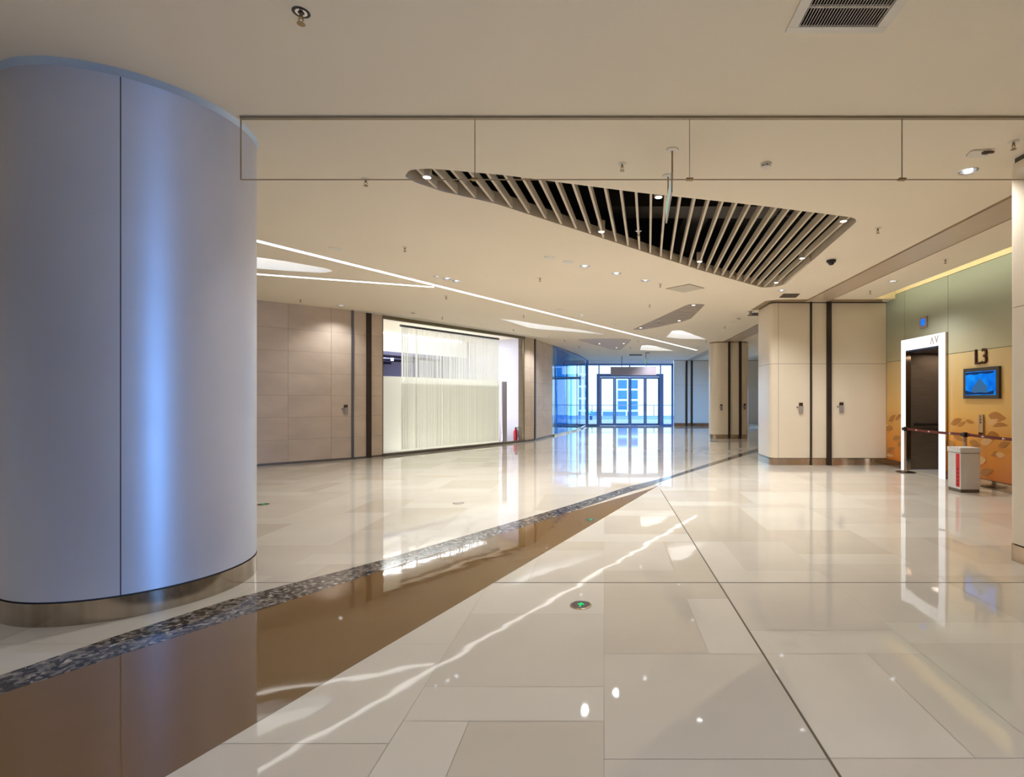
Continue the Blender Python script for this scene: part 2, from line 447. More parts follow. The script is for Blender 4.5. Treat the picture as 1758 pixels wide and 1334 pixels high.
# ================================================================== THE SETTING
# left-hand wall line (plan)
def LP(px, Y): return Vector(((px - CX) / F * Y, Y))
P_far_left = Vector((-12.5, 8.1))
PA, PB, PC, PD = LP(442, 12.2), LP(605, 13.6), LP(632, 13.95), LP(656, 14.3)
PE, PF, PG = LP(900, 19.2), LP(917, 19.85), LP(948, 22.3)
CURVE = [PG, LP(960, 23.3), LP(972.6, 24.5), LP(984, 25.9), LP(993, 27.2), LP(1000, 28.6), LP(1004.5, 29.8), LP(1007.5, 31.0)]

# ---- floor: limestone slabs laid as big squares and strips
WEDGE_L = [FL(0, 1192), FL(200, 1127), FL(390, 1066), FL(655, 980), FL(860, 917), FL(980, 879), FL(1080, 850), FL(1120, 838), FL(1150, 822)]
def floor_mesh():
    m = MB(); g = 0.0012
    x_lo, x_hi, y_lo, y_hi = -14, 12, -6, 31.05
    m.face([(x_lo, y_lo, -0.002), (x_hi, y_lo, -0.002), (x_hi, y_hi, -0.002), (x_lo, y_hi, -0.002)], 3)
    def slab(x0, x1, y0, y1, tone):
        m.face([(x0 + g, y0 + g, 0), (x1 - g, y0 + g, 0), (x1 - g, y1 - g, 0), (x0 + g, y1 - g, 0)], tone)
    rnd = random.Random(11)
    # explicit slabs near the camera
    w = 0.97
    near = {
        -1: [(1.6, 2.527, 's'), (2.527, 2.83, 0), (2.83, 3.79, 1), (3.79, 4.43, 0)],
        0: [(1.6, 2.26, 1), (2.26, 3.196, 1), (3.196, 4.08, 'r'), (4.08, 4.43, 2)],
        1: [(1.6, 2.265, 1), (2.265, 3.196, 't'), (3.196, 3.52, 0), (3.52, 4.43, 1)],
    }
    ncol = int((x_hi - x_lo) / w) + 1
    for c in range(int(x_lo / w) - 1, int(x_hi / w) + 1):
        x0 = max(c * w, x_lo); x1 = min((c + 1) * w, x_hi)
        if x1 <= x0: continue
        y = y_lo
        rows = []
        if c in near:
            y = 1.6
            for a, b, k in near[c]:
                if k == 's': slab(x0, x0 + .32, a, b, 0); slab(x0 + .32, x1, a, b, 2)
                elif k == 'r': slab(x0, x0 + .64, a, b, 2); slab(x0 + .64, x1, a, b, 0)
                elif k == 't': slab(x0, x0 + .636, a, b, 0); slab(x0 + .636, x1, a, b, 1)
                else: slab(x0, x1, a, b, k)
            slab(x0, x1, y_lo, 1.6, 1); y = 4.43
        else:
            y += rnd.choice([0, .32, .64])
            slab(x0, x1, y_lo, y, 1) if y > y_lo else None
        big = rnd.random() < .5
        while y < y_hi:
            hgt = min(.965 if big else .3217, y_hi - y)
            if hgt < .01: break
            if big:
                k = rnd.random(); t1, t2 = rnd.choice([0, 1, 1, 2]), rnd.choice([0, 1, 2])
                if k < .3: slab(x0, x0 + (x1 - x0) * .66, y, y + hgt, t1); slab(x0 + (x1 - x0) * .66, x1, y, y + hgt, t2)
                elif k < .5: slab(x0, x0 + (x1 - x0) * .33, y, y + hgt, t1); slab(x0 + (x1 - x0) * .33, x1, y, y + hgt, t2)
                else: slab(x0, x1, y, y + hgt, t1)
                big = rnd.random() < .25
            else:
                slab(x0, x1, y, y + hgt, rnd.choice([0, 0, 1, 2])); big = rnd.random() < .8
            y += hgt
    return m
struct(floor_mesh().build('floor', [M['tile_a'], M['tile_b'], M['tile_c'], M['grout']]), 'polished beige limestone floor of large slabs and strips', 'floor')

m = MB()     # brown stone wedge
pts = [FL(283, 1334) + (FL(283, 1334) - FL(1150, 822)).normalized() * 3.2, FL(1150, 822)] + list(reversed(WEDGE_L[:-1])) + [Vector((-4.6, 2.35)), Vector((-7.5, .9))]
m.prism(pts, -0.001, 0.0012)
struct(m.build('trim_1', M['brown_stone']), 'brown polished stone wedge inlaid in the floor', 'floor inlay')
m = MB()     # grey granite band on its far side
up = [FL(0, 1160), FL(200, 1092), FL(390, 1031), FL(655, 962), FL(860, 902), FL(980, 867), FL(1080, 835), FL(1110, 828), FL(1150, 817.5), FL(1215, 796.5), FL(1295, 771.5)]
lo = [FL(0, 1192), FL(200, 1127), FL(390, 1066), FL(655, 980), FL(860, 917), FL(980, 879), FL(1080, 845), FL(1110, 836.5), FL(1150, 822), FL(1215, 801.5), FL(1295, 777)]
up = [Vector((-6.2, 1.6))] + up + [Vector((8.5, 20.2))]; lo = [Vector((-6.2, 1.2))] + lo + [Vector((8.5, 19.3))]
for i in range(len(up) - 1):
    m.prism([lo[i], lo[i + 1], up[i + 1], up[i]], -0.001, 0.002)
struct(m.build('trim_2', M['granite']), 'grey speckled granite band curving across the floor', 'floor inlay')
m = MB()
m.box(.964, .976, .3, 9.06, -0.001, 0.0016); m.box(-.93, 3.9, 4.436, 4.444, -0.001, 0.0016); m.box(-12, -2.55, 4.437, 4.443, -.001, .0016)
struct(m.build('trim_3', M['groove']), 'dark movement joints crossing in the floor', 'floor joint')

# ---- ceiling with its openings
SLAT_OPEN = [CE(703, 292), CE(735, 289), CE(860, 300), CE(1100, 331), CE(1300, 352.5), CE(1477, 375), CE(1347, 489.5), CE(1312, 495), CE(1200, 463.5), CE(1000, 398), CE(850, 349.5), CE(760, 329), CE(715, 314), CE(694, 303)]
SLAT_OPEN = smooth_closed(SLAT_OPEN, [.12, .3, 1, 1, 1, .3, .4, .35, 1, 1, 1, .3, .2, .1])
OPEN_E = smooth_closed([CE(1084, 566.5), CE(1130, 546), CE(1182, 522), CE(1212, 521.5), CE(1185.8, 547.5), CE(1172, 552), CE(1123.7, 563), CE(1099.8, 566.3)], [.1, 2, 1, .5, .8, 1, 2, .3])
OPEN_F = smooth_closed([CE(990, 582.6), CE(1021, 581.3), CE(1088, 581.2), CE(1066, 599.8), CE(1058, 600.6), CE(1050, 600.2), CE(1027.8, 594)], [.2, 2, .8, .8, .8, .8, 2])
TROUGHS = [
    smooth_closed([CE(395, 437), CE(442, 442), CE(488, 448), CE(530, 455.5), CE(561, 461), CE(573, 465.5), CE(556, 468.5), CE(500, 465.5), CE(442, 461), CE(395, 456)], .15),
    smooth_closed([CE(855, 547.5), CE(882, 549.5), CE(924, 556.7), CE(960, 561.5), CE(1000, 567), CE(1046, 575.3), CE(1000, 571), CE(960, 567.5), CE(924, 565), CE(907, 562.3), CE(888, 556.5), CE(870, 551)], .3),
    smooth_closed([CE(1143.5, 579), CE(1154.7, 567.8), CE(1169.9, 567.5), CE(1214, 582.6), CE(1171.5, 581.8)], [.2, .4, 1, .1, 1]),
    smooth_closed([CE(1098.5, 601), CE(1101.7, 593.3), CE(1112.5, 592.6), CE(1126.9, 594.9), CE(1158, 602.3), CE(1136.4, 602.3)], [.2, .4, 1, 1, .1, 1]),
]
DL = [
    (1662, 293.5, 'b', 'large round downlight near the right pier, in front of the glass barrier'),
    (1532.6, 483, 'b', 'round downlight over the elevator area beyond the shutter strip'),
    (1342, 498.5, 'b', 'round downlight beside the dark vent above the beige pier'),
    (784, 482.7, 'b', 'right downlight of the pair where the two light lines meet'),
    (749.6, 475, 's', 'small fitting left of the downlight pair where the two light lines meet'),
    (768, 478.5, 'b', 'left downlight of the pair where the two light lines meet'),
    (1003.8, 457, 'b', 'downlight just below the middle of the big slatted opening'),
    (1058, 469.4, 'b', 'downlight between the big slatted opening and the square hatch, left one'),
    (1108, 481.7, 'b', 'downlight left of the square ceiling hatch'),
    (585, 524.6, 'b', 'downlight close above the stone wall'),
    (939, 577.4, 'b', 'downlight at the right end of the shop front'),
    (998, 541.7, 'b', 'downlight beside the long light line, middle of the hall'),
    (1129.3, 577.5, 's', 'small downlight between the two wedge-shaped glowing recesses'),
    (1190.6, 592.8, 's', 'small downlight near the end of the long light line'),
    (1118, 609.9, 's', 'small downlight above the entrance doors, right one'),
    (1024, 607, 's', 'small downlight above the entrance doors, left one'),
]
DLR = {'b': .085, 's': .05}
def circle(c, r, n=20): return [Vector((c.x + r * math.cos(2 * math.pi * i / n), c.y + r * math.sin(2 * math.pi * i / n))) for i in range(n)]
dl_holes = [circle(CE(d[0], d[1]), DLR[d[2]] - .006) for d in DL]
VENT = (1.165, 1.72, 2.72, 3.27)
vent_hole = [Vector((VENT[0] + .03, VENT[2] + .03)), Vector((VENT[1] - .03, VENT[2] + .03)), Vector((VENT[1] - .03, VENT[3] - .03)), Vector((VENT[0] + .03, VENT[3] - .03))]
cove_hole = [Vector((6.08, 2.0)), Vector((6.72, 2.0)), Vector((6.72, 12.02)), Vector((6.2, 12.02))]
cel = holed([(-16, -6.1), (12, -6.1), (12, 31.1), (-16, 31.1)], [SLAT_OPEN, OPEN_E, OPEN_F, vent_hole, cove_hole] + TROUGHS + dl_holes, H)
struct(cel.build('ceiling', M['ceiling']), 'flat warm white ceiling', 'ceiling')

# dark void above the ceiling (roof slab, perimeter, ducts)
m = MB(); m.box(-16.2, 12.2, -6.3, 31.3, 5.0, 5.1)
m.box(-16.2, -16.1, -6.3, 31.3, H + .01, 5.0); m.box(12.1, 12.2, -6.3, 31.3, H + .01, 5.0); m.box(-16.2, 12.2, -6.3, -6.2, H + .01, 5.0); m.box(-16.2, 12.2, 31.2, 31.3, H + .01, 5.0)
struct(m.build('ceiling_void', M['void']), 'black void above the ceiling', 'ceiling')
m = MB()
m.box(-1.0, 2.6, 7.6, 8.1, 4.35, 4.75); m.box(1.3, 1.7, 5.2, 10.5, 4.5, 4.85); m.tube((-2, 6.4, 4.6), (4, 7.4, 4.6), .06, mi=0); m.tube((-2, 7.2, 4.7), (4, 9.2, 4.7), .04)
duct = struct(m.build('ceiling_duct', M['duct']), 'dark ducts above the slats', 'duct')

# shutter track strips let into the ceiling
m = MB(); z0, z1 = H - .006, H + .002
m.prism([(4.60, 4.9), (5.16, 4.9), (5.24, 12.3), (4.72, 12.3)], z0, z1)
m.prism([(4.70, 13.5), (5.25, 13.5), (5.32, 20.9), (4.76, 20.9)], z0, z1)
m.prism([(4.78, 21.6), (5.34, 21.6), (5.26, 31), (4.85, 31)], z0, z1)
m.prism([(4.585, 4.9), (4.60, 4.9), (4.72, 12.3), (4.705, 12.3)], H - .02, z1, 1); m.prism([(4.685, 13.5), (4.70, 13.5), (4.76, 20.9), (4.745, 20.9)], H - .02, z1, 1)
m.prism([(5.16, 4.9), (5.172, 4.9), (5.252, 12.3), (5.24, 12.3)], H - .01, z1, 1); m.prism([(5.25, 13.5), (5.262, 13.5), (5.332, 20.9), (5.32, 20.9)], H - .01, z1, 1)
M['strip_tan'] = pm('shutter_strip', rgb(206, 188, 168), 0.35, 0.25, var=0.03)
struct(m.build('trim_4', [M['strip_tan'], M['slot']]), 'tan metal shutter strip let into the ceiling', 'ceiling strip')

# ---- left stone wall
def stone_panels(p, q, joints, z_rows, z_top, m, seed):
    """stone slabs on a wall from p to q: joints = fractions along"""
    d = (q - p); Ln = d.length; n = Vector((d.y, -d.x)).normalized()      # n points into the hall
    rnd = random.Random(seed)
    js = [0] + joints + [1]; zs = z_rows + [z_top]
    for i in range(len(js) - 1):
        for k in range(len(zs) - 1):
            g = .002
            a = p + d * js[i] + d.normalized() * g; b = p + d * js[i + 1] - d.normalized() * g
            z0, z1 = zs[k] + g, zs[k + 1] - g; o = n * .012
            u0, v0 = rnd.random() * 50, rnd.random() * 50; w = (b - a).length
            A, B = a + o, b + o
            m.face([(A.x, A.y, z0), (B.x, B.y, z0), (B.x, B.y, z1), (A.x, A.y, z1)], 0, [(u0, v0), (u0 + w, v0), (u0 + w, v0 + z1 - z0), (u0, v0 + z1 - z0)])
            m.face([(A.x, A.y, z1), (B.x, B.y, z1), (b.x, b.y, z1), (a.x, a.y, z1)], 1); m.face([(A.x, A.y, z0), (a.x, a.y, z0), (a.x, a.y, z1), (A.x, A.y, z1)], 1); m.face([(B.x, B.y, z0), (B.x, B.y, z1), (b.x, b.y, z1), (b.x, b.y, z0)], 1)
    m.seg(p, q, 0, .25, 0, z_top, 1)
ROWS = [.05, .585, 1.12, 1.655, 2.19, 2.725, 3.26]
m = MB()
Lw = (PB - P_far_left).length
def frac(px, p, q):
    k = (px - CX) / F; d = q - p
    return (p.x - k * p.y) / (k * d.y - d.x)
P_A0 = PA + (PA - PB).normalized() * 1.6
stone_panels(P_far_left, P_A0, [.35, .7], ROWS, H, m, 1)
f1, f2, f0 = frac(494.6, P_A0, PB), frac(568.3, P_A0, PB), 0
stone_panels(P_A0, PB, [max(.02, f1 - (f2 - f1)), f1, f2], ROWS, H, m, 2)
stone_panels(PB, PD, [frac(631, PB, PD)], ROWS, H, m, 3)
stone_panels(PE, PF, [.6], ROWS, H, m, 4)
stone_panels(PF, PG, [.45], ROWS, H, m, 5)
m.seg(P_far_left, P_A0, -.02, .01, 0, .05, 2); m.seg(P_A0, PB, -.02, .01, 0, .05, 2)
m.seg(PB, PC, -.02, .01, 0, .05, 2)
struct(m.build('wall_left', [M['stone'], M['stone_joint'], M['kerb']]), 'wall of large taupe stone slabs on the left', 'wall')
m = MB(); m.box(-12.7, -12.5, -6, 8.3, 0, H)
struct(m.build('wall_left_back', M['panel']), 'plain wall at far left', 'wall')
m = MB()   # shutter guides on the stone wall
m.seg(PB + (PB - PA).normalized() * -.03, PB + (PB - PA).normalized() * .03, -.035, 0, 0, H, 0)
m.seg(PC + (PC - PB).normalized() * -.055, PC + (PC - PB).normalized() * .075, -.04, 0, 0, H, 1)
d = (PG - PF).normalized(); m.seg(PF - d * .02, PF + d * .12, -.04, 0, 0, H, 1)
struct(m.build('trim_5', [M['rail_blue'], M['rail_dark']]), 'dark shutter guides on the stone wall', 'guide rail')
m = MB()   # ceiling strip along the shop front
d = (PE - PD).normalized(); nn = Vector((d.y, -d.x))
a = PB + (PB - PA).normalized() * .1; b = PF + (PF - PE).normalized() * .9
m.prism([PB + nn * .02, PF + nn * .02, PF + nn * .42 + d * .5, PC + nn * .35], H - .012, H + .002)
struct(m.build('trim_6', M['white_plastic']), 'pale ceiling strip along the shop front', 'ceiling strip')

# ---- shop front: kerb, head beam, three panes, film
GT = 3.76
m = MB(); m.seg(PD, PE, -.06, .10, 0, .07, 0)
d2 = (PG - PF).normalized(); m.seg(PE, PF, -.05, .0, 0, .06, 0); m.seg(PF, PG, -.05, 0, 0, .06, 0)
struct(m.build('trim_7', M['kerb']), 'dark stone kerb under the shop front', 'kerb')
win1 = struct(bpy.data.objects.new('window_1', None), 'shop front of three tall glass panes', 'window'); COL.objects.link(win1)
cuts = [0, frac(760, PD, PE), frac(840, PD, PE), 1]
for i in range(3):
    a = PD + (PE - PD) * cuts[i]; b = PD + (PE - PD) * cuts[i + 1]; u = (b - a).normalized() * .004
    mm = MB(); mm.seg(a + u, b - u, .0, .012, .07, GT); mm.build('pane', M['glass'], win1)
mm = MB(); mm.seg(PD, PE, -.05, .06, GT, H, 0); mm.build('head_beam', M['olive_metal'], win1)
mm = MB(); mm.seg(PD, PD + (PE - PD).normalized() * .03, -.01, .03, .07, GT); mm.seg(PE - (PE - PD).normalized() * .05, PE, -.02, .04, .07, GT); mm.build('window_frame', M['olive_metal'], win1)
dW = (PE - PD); dN = dW.normalized(); nIn = Vector((-dN.y, dN.x))        # nIn points into the shop
fa = PD + dN * .035; fb = PD + dW * frac(861, PD, PE)
m = MB(); m.seg(fa + nIn * .3, fb + nIn * .3 + dN * .2, .0, .006, .02, 2.21)
tag(m.build('frosted_screen', M['film']), 'low frosted pale screen standing behind the shop glass and string curtain', 'screen')

# ---- shop interior
def S2(a, b): return PD + dN * a + nIn * b        # shop coordinates: along the glass, depth
Lg = dW.length
m = MB(); m.seg(S2(-3.5, 9.5), S2(Lg + 1.0, 9.5), 0, .1, 0, H)
struct(m.build('wall_shop_back', M['lavender']), 'lavender wall at the back of the shop', 'wall')
m = MB(); m.seg(S2(-3.4, .3), S2(-3.4, 9.5), 0, .1, 0, H)
struct(m.build('wall_shop_side', M['white']), 'white side wall inside the shop', 'wall')
m = MB(); m.seg(S2(Lg + .35, .25), S2(Lg + .35, 9.5), -.12, 0, 0, H)
M['shop_white'] = pm('shop_white', rgb(214, 212, 232), 0.5, var=0.02)
struct(m.build('wall_shop_end', M['shop_white']), 'white end wall inside the shop', 'wall')
m = MB(); m.seg(S2(-3.3, 3.2), S2(Lg + .2, 3.2), 0, .12, 3.22, H); 
m.prism([S2(-3.3, 3.32), S2(Lg + .2, 3.32), S2(Lg + .2, 9.4), S2(-3.3, 9.4)], 3.22, 3.28, 1)
struct(m.build('ceiling_shop', [M['white'], M['lavender']]), 'white bulkhead and lavender ceiling inside the shop', 'ceiling')
m = MB(); m.seg(S2(-3.2, 3.05), S2(Lg - .2, 3.05), 0, .06, H - .07, H - .02)
lt = tag(m.build('cove_light', M['lit_white']), 'bright light line along the shop bulkhead behind the glass', 'light')
mid = S2(Lg / 2 - .5, 1.6); ang = math.atan2(dN.y, dN.x)
light('AREA', (mid.x, mid.y, H - .06), 150, (0.95, 0.97, 1.0), (0, 0, ang), lt, 'shop_lamp', shape='RECTANGLE', size=6.0, size_y=.3)
m = MB(); m.seg(S2(.2, .55), S2(Lg - 1.2, .55), 0, .05, .002, .03)
lt = tag(m.build('floor_light', M['lit_white']), 'light line on the shop floor behind the frosted film', 'light')
mid = S2(Lg / 2, .6); light('AREA', (mid.x, mid.y, .05), 125, (1.0, .98, .92), (math.pi, 0, ang), lt, 'floor_lamp', shape='RECTANGLE', size=4.6, size_y=.1)
for i, b in enumerate((4.6, 6.2, 7.8)):
    t = thing('track_light', ['first dark lighting track inside the shop, nearest the glass', 'middle dark lighting track inside the shop', 'rearmost dark lighting track inside the shop'][i], 'track light', group='lighting tracks in the shop')
    m = MB(); m.seg(S2(-3.2, b), S2(Lg, b), 0, .05, 3.12, 3.22); m.build('track', M['track'], t)
    for k in range(5):
        p = S2(-2.6 + k * 1.55 + .3 * i, b + .02)
        mm = MB(); mm.lathe([(.05, 3.02), (.05, 3.12)], p, 12); mm.build('spot_head', M['lit_white'], t)
q = S2(1.5, 6.0); light('AREA', (q.x, q.y, 3.0), 90, (0.85, .88, 1.0), (math.pi, 0, ang), lt, 'back_fill', shape='RECTANGLE', size=6.0, size_y=1.5)  # fill light without a fitting, added to brighten the dark back room
# partition and white panel seen through the right pane
pa, pb = FL(869, 763), FL(862, 764)
m = MB(); m.seg(S2(Lg - .62, .5), S2(Lg - .38, .5), 0, .04, 0, 2.2)
tag(m.build('partition_panel', M['sign_grey']), 'low grey partition behind the frosted film edge in the shop', 'partition')
m = MB(); q = FL(885, 757)
fe = thing('fire_extinguisher', 'red fire extinguisher standing inside the shop window', 'fire extinguisher', (q.x, q.y, 0))
m.lathe([(.07, 0.0), (.075, .02), (.075, .34), (.06, .4), (.025, .43), (.025, .45)], n=16); m.build('cylinder_body', M['ext_red'], fe, True)
m = MB(); m.lathe([(.028, .45), (.028, .5)], n=12); m.box(-.015, .11, -.012, .012, .49, .515); m.box(-.01, .1, -.012, .012, .45, .468); m.build('handle', M['black'], fe)
m = MB(); m.tube((.02, 0, .46), (.1, .02, .36), .011); m.tube((.1, .02, .36), (.095, .02, .12), .013); m.build('hose', M['black'], fe)

# string curtain
cur = thing('string_curtain', 'white string curtain hanging behind the shop glass', 'curtain')
ca = frac(693.5, PD, PE) * Lg; cb = frac(861, PD, PE) * Lg
m = MB(); m.seg(S2(ca - .02, .12), S2(cb + .02, .12), 0, .05, GT - .13, GT - .07); m.build('curtain_rail', M['rail_blue'], cur)
m = MB(); rnd = random.Random(5); x = ca + .02
while x < cb:
    t = (x - ca) / (cb - ca); w = rnd.uniform(.006, .016) * (1 + .9 * t) * (3.0 if rnd.random() < .07 else 1); 
    if x < ca + .09: w = .07
    gap = rnd.uniform(.004, .026) * (1 - .75 * t) * (2 if rnd.random() < .1 else 1)
    dz = .12 + rnd.uniform(-.01, .01)
    m.seg(S2(x, .14), S2(min(x + w, cb), .14), 0, .004, dz, GT - .13); x += w + gap
o = m.build('strands', M['strand'], cur); o['kind'] = 'stuff'

# ---- curved blue glass wall
win2 = struct(bpy.data.objects.new('window_2', None), 'curved glass wall with a blue film', 'window'); COL.objects.link(win2)
dense = []
for i in range(len(CURVE) - 1):
    for k in range(4): 
        t = k / 4; p0 = CURVE[max(i - 1, 0)]; p1 = CURVE[i]; p2 = CURVE[i + 1]; p3 = CURVE[min(i + 2, len(CURVE) - 1)]
        dense.append(.5 * ((2 * p1) + (p2 - p0) * t + (2 * p0 - 5 * p1 + 4 * p2 - p3) * t * t + (3 * p1 - p0 - 3 * p2 + p3) * t ** 3))
dense.append(CURVE[-1])
run = 0; groups = [dense[0:8], dense[7:15], dense[14:22], dense[21:]]
for gpts in groups:
    mm = MB()
    for i in range(len(gpts) - 1):
        a, b = gpts[i], gpts[i + 1]; l = (b - a).length
        mm.face([(a.x, a.y, .07), (b.x, b.y, .07), (b.x, b.y, 3.76), (a.x, a.y, 3.76)], 0, [(run, 0), (run + l, 0), (run + l, 3.7), (run, 3.7)]); run += l
    mm.build('pane', M['blue_glass'], win2, True)
mm = MB(); mh = MB()
for i in range(len(dense) - 1):
    mm.seg(dense[i], dense[i + 1], -.10, .06, 0, .07); mh.seg(dense[i], dense[i + 1], -.03, .03, 3.76, H)
mm.build('sill', M['steel'], win2); mh.build('head_rail', M['blue_frame'], win2)
mm = MB(); e = CURVE[-1]; mm.box(e.x - .05, e.x + .09, 30.85, 31.05, 0, H); mm.build('corner_post', M['blue_frame'], win2)
# room behind the curved glass: pale, glazed to the terrace
m = MB(); m.box(-7.4, -7.3, 21, 31.0, 0, H); m.box(-7.4, -2.45, 22.5, 22.6, 0, H)
struct(m.build('wall_lobby', M['white']), 'white walls of the room behind the curved glass', 'wall')
win4 = struct(bpy.data.objects.new('window_4', None), 'glazing of the room behind the curved glass', 'window'); COL.objects.link(win4)
mm = MB(); mm.box(-7.3, -1.1, 31.0, 31.012, .1, 3.56); mm.build('pane', M['glass'], win4)
mm = MB()
for x in (-6.1, -4.9, -3.7, -2.9, -2.2, -1.6): mm.box(x - .035, x + .035, 30.95, 31.06, 0, 3.56)
mm.box(-7.3, -1.1, 30.95, 31.06, 3.56, H); mm.box(-7.3, -1.1, 30.95, 31.06, 2.75, 2.9); mm.box(-7.3, -1.1, 30.95, 31.06, 0, .1); mm.build('mullion', M['blue_frame'], win4)

# ---- glazed end wall with doors (far end)
YF = 31.0
def fx(px): return (px - CX) / F * YF
def fz(py): return EYE + (HY - py) / F * YF
win3 = struct(bpy.data.objects.new('window_3', None), 'glazed end wall around the entrance doors', 'window'); COL.objects.link(win3)
gx0, gx1 = fx(1009), fx(1156)
jl0, jl1, jr0, jr1 = fx(1024.4), fx(1030.2), fx(1132), fx(1138.6)
dt = fz(642)
mm = MB(); mm.box(gx0, gx1, YF - .08, YF + .08, fz(627.5), fz(624.5)); mm.box(gx1 - .12, gx1, YF - .08, YF + .08, 0, fz(625)); mm.box(gx0, gx0 + .04, YF - .08, YF + .08, 0, fz(625))
for px in (1028.3, 1081, 1134): mm.box(fx(px) - .035, fx(px) + .035, YF - .05, YF + .05, dt, fz(627))
mm.box(gx0, jl0, YF - .05, YF + .05, 0, .1); mm.box(jr1, gx1, YF - .05, YF + .05, 0, .1)
mm.build('window_frame', M['blue_frame'], win3)
mm = MB(); mm.box(gx0, gx1, YF - .1, YF + .1, fz(624.5), H + .0); mm.build('head_panel', M['white'], win3)
for (a, b, c, d) in ((gx0 + .04, jl0, .1, fz(627.5)), (jr1, gx1 - .12, .1, fz(627.5)), (jl0, jr1, dt, fz(627.5))):
    mm = MB(); mm.box(a, b, YF, YF + .012, c, d); mm.build('pane', M['glass'], win3)
mm = MB(); mm.box(jl0, jl1, YF - .14, YF + .1, 0, dt); mm.box(jr0, jr1, YF - .14, YF + .1, 0, dt); mm.box(jl1, jr0, YF - .14, YF + .1, fz(647), dt)
pf = mm.build('door_surround', M['blue_frame'], win3)
edges = [1030.2, 1055, 1081.3, 1107.5, 1132]
for i in range(4):
    a, b = fx(edges[i]) + .004, fx(edges[i + 1]) - .004
    dr = struct(bpy.data.objects.new('door_%d' % (i + 1), None), ['leftmost', 'second', 'third', 'rightmost'][i] + ' glass leaf of the four entrance doors', 'door'); COL.objects.link(dr)
    st = .085
    mm = MB(); mm.box(a, a + st, YF - .03, YF + .03, .01, fz(647.5)); mm.box(b - st, b, YF - .03, YF + .03, .01, fz(647.5)); mm.box(a + st, b - st, YF - .03, YF + .03, fz(647.5) - .1, fz(647.5)); mm.box(a + st, b - st, YF - .03, YF + .03, .01, .14); mm.build('door_frame', M['blue_frame'], dr)
    mm = MB(); mm.box(a + st, b - st, YF - .006, YF + .006, .14, fz(647.5) - .1); mm.build('pane', M['glass'], dr)
    hx = b - st * .5 if i % 2 == 0 else a + st * .5
    mm = MB(); mm.tube((hx, YF - .09, .85), (hx, YF - .09, 1.35), .014); mm.tube((hx, YF - .09, .9), (hx, YF - .03, .9), .01); mm.tube((hx, YF - .09, 1.3), (hx, YF - .03, 1.3), .01); mm.build('handle', M['rail_blue'], dr)

# ---- wall panels right of the doors
def panel_wall(name, x0, x1, y, xj, zj, label, base=.16, top=H - .02, depth=.1, mats=None, guides=()):
    m = MB(); g = .003
    m.box(x0, x1, y + .012, y + depth, 0, H, 1)
    xs = [x0] + list(xj) + [x1]; zs = [base] + list(zj) + [top]
    for i in range(len(xs) - 1):
        for k in range(len(zs) - 1): m.box(xs[i] + g, xs[i + 1] - g, y, y + .012, zs[k] + g, zs[k + 1] - g, 0)
    m.box(x0, x1, y - .004, y + .012, 0, base - .008, 2)
    return struct(m.build(name, mats or [M['panel'], M['seam'], M['steel']]), label, 'wall')
panel_wall('wall_far', fx(1157), 12, YF - .06, [fx(1178.5), fx(1187), fx(1245), 8.4], [2.4], 'pale panelled wall right of the entrance doors')
m = MB()
for px in (1178.5, 1187.5): m.box(fx(px) - .05, fx(px) + .05, YF - .1, YF - .05, 0, H)
struct(m.build('trim_8', M['rail_dark']), 'dark shutter guides on the far wall', 'guide rail')

# corridor to the right behind the beige pier, with its window
win5 = struct(bpy.data.objects.new('window_5', None), 'tall corridor window behind the beige pier', 'window'); COL.objects.link(win5)
m = MB(); m.box(10, 10.1, 13.5, 25.6, 0, H); m.box(10, 10.1, 28.0, 31, 0, H); m.box(10, 10.1, 25.6, 28.0, 2.3, H)
struct(m.build('wall_corridor', M['panel']), 'corridor side wall behind the beige pier', 'wall')
mm = MB(); mm.box(10.05, 10.06, 25.6, 28.0, .1, 2.3); mm.build('pane', M['glass'], win5)
mm = MB()
for y in (25.6, 26.8, 27.94): mm.box(10.0, 10.1, y, y + .06, 0, 2.3)
mm.box(10, 10.1, 25.6, 28.0, 0, .1); mm.build('mullion', M['blue_frame'], win5)

# ---- beige pier with rounded corner, recessed joints and steel base
def arc_path(pts, r, seg=6):
    out = [Vector(pts[0])]
    for i in range(1, len(pts) - 1):
        a, b, c = Vector(pts[i - 1]), Vector(pts[i]), Vector(pts[i + 1]); u = (a - b).normalized(); w = (c - b).normalized()
        for k in range(seg + 1):
            s = k / seg; out.append((b + u * r) * (1 - s) ** 2 + b * 2 * s * (1 - s) + (b + w * r) * s * s)
    return out + [Vector(pts[-1])]

def skin_wall(m, path, z0, z1, mi, out):
    """extrude a path; 'out' offsets it to the right of its direction"""
    n = len(path); off = []
    for i in range(n):
        d = (path[min(i + 1, n - 1)] - path[max(i - 1, 0)]).normalized(); off.append(path[i] + Vector((d.y, -d.x)) * out)
    b = len(m.v); m.v += [(p.x, p.y, z0) for p in off] + [(p.x, p.y, z1) for p in off]
    for i in range(n - 1): m.f.append((b + i, b + i + 1, b + n + i + 1, b + n + i)); m.mi.append(mi)

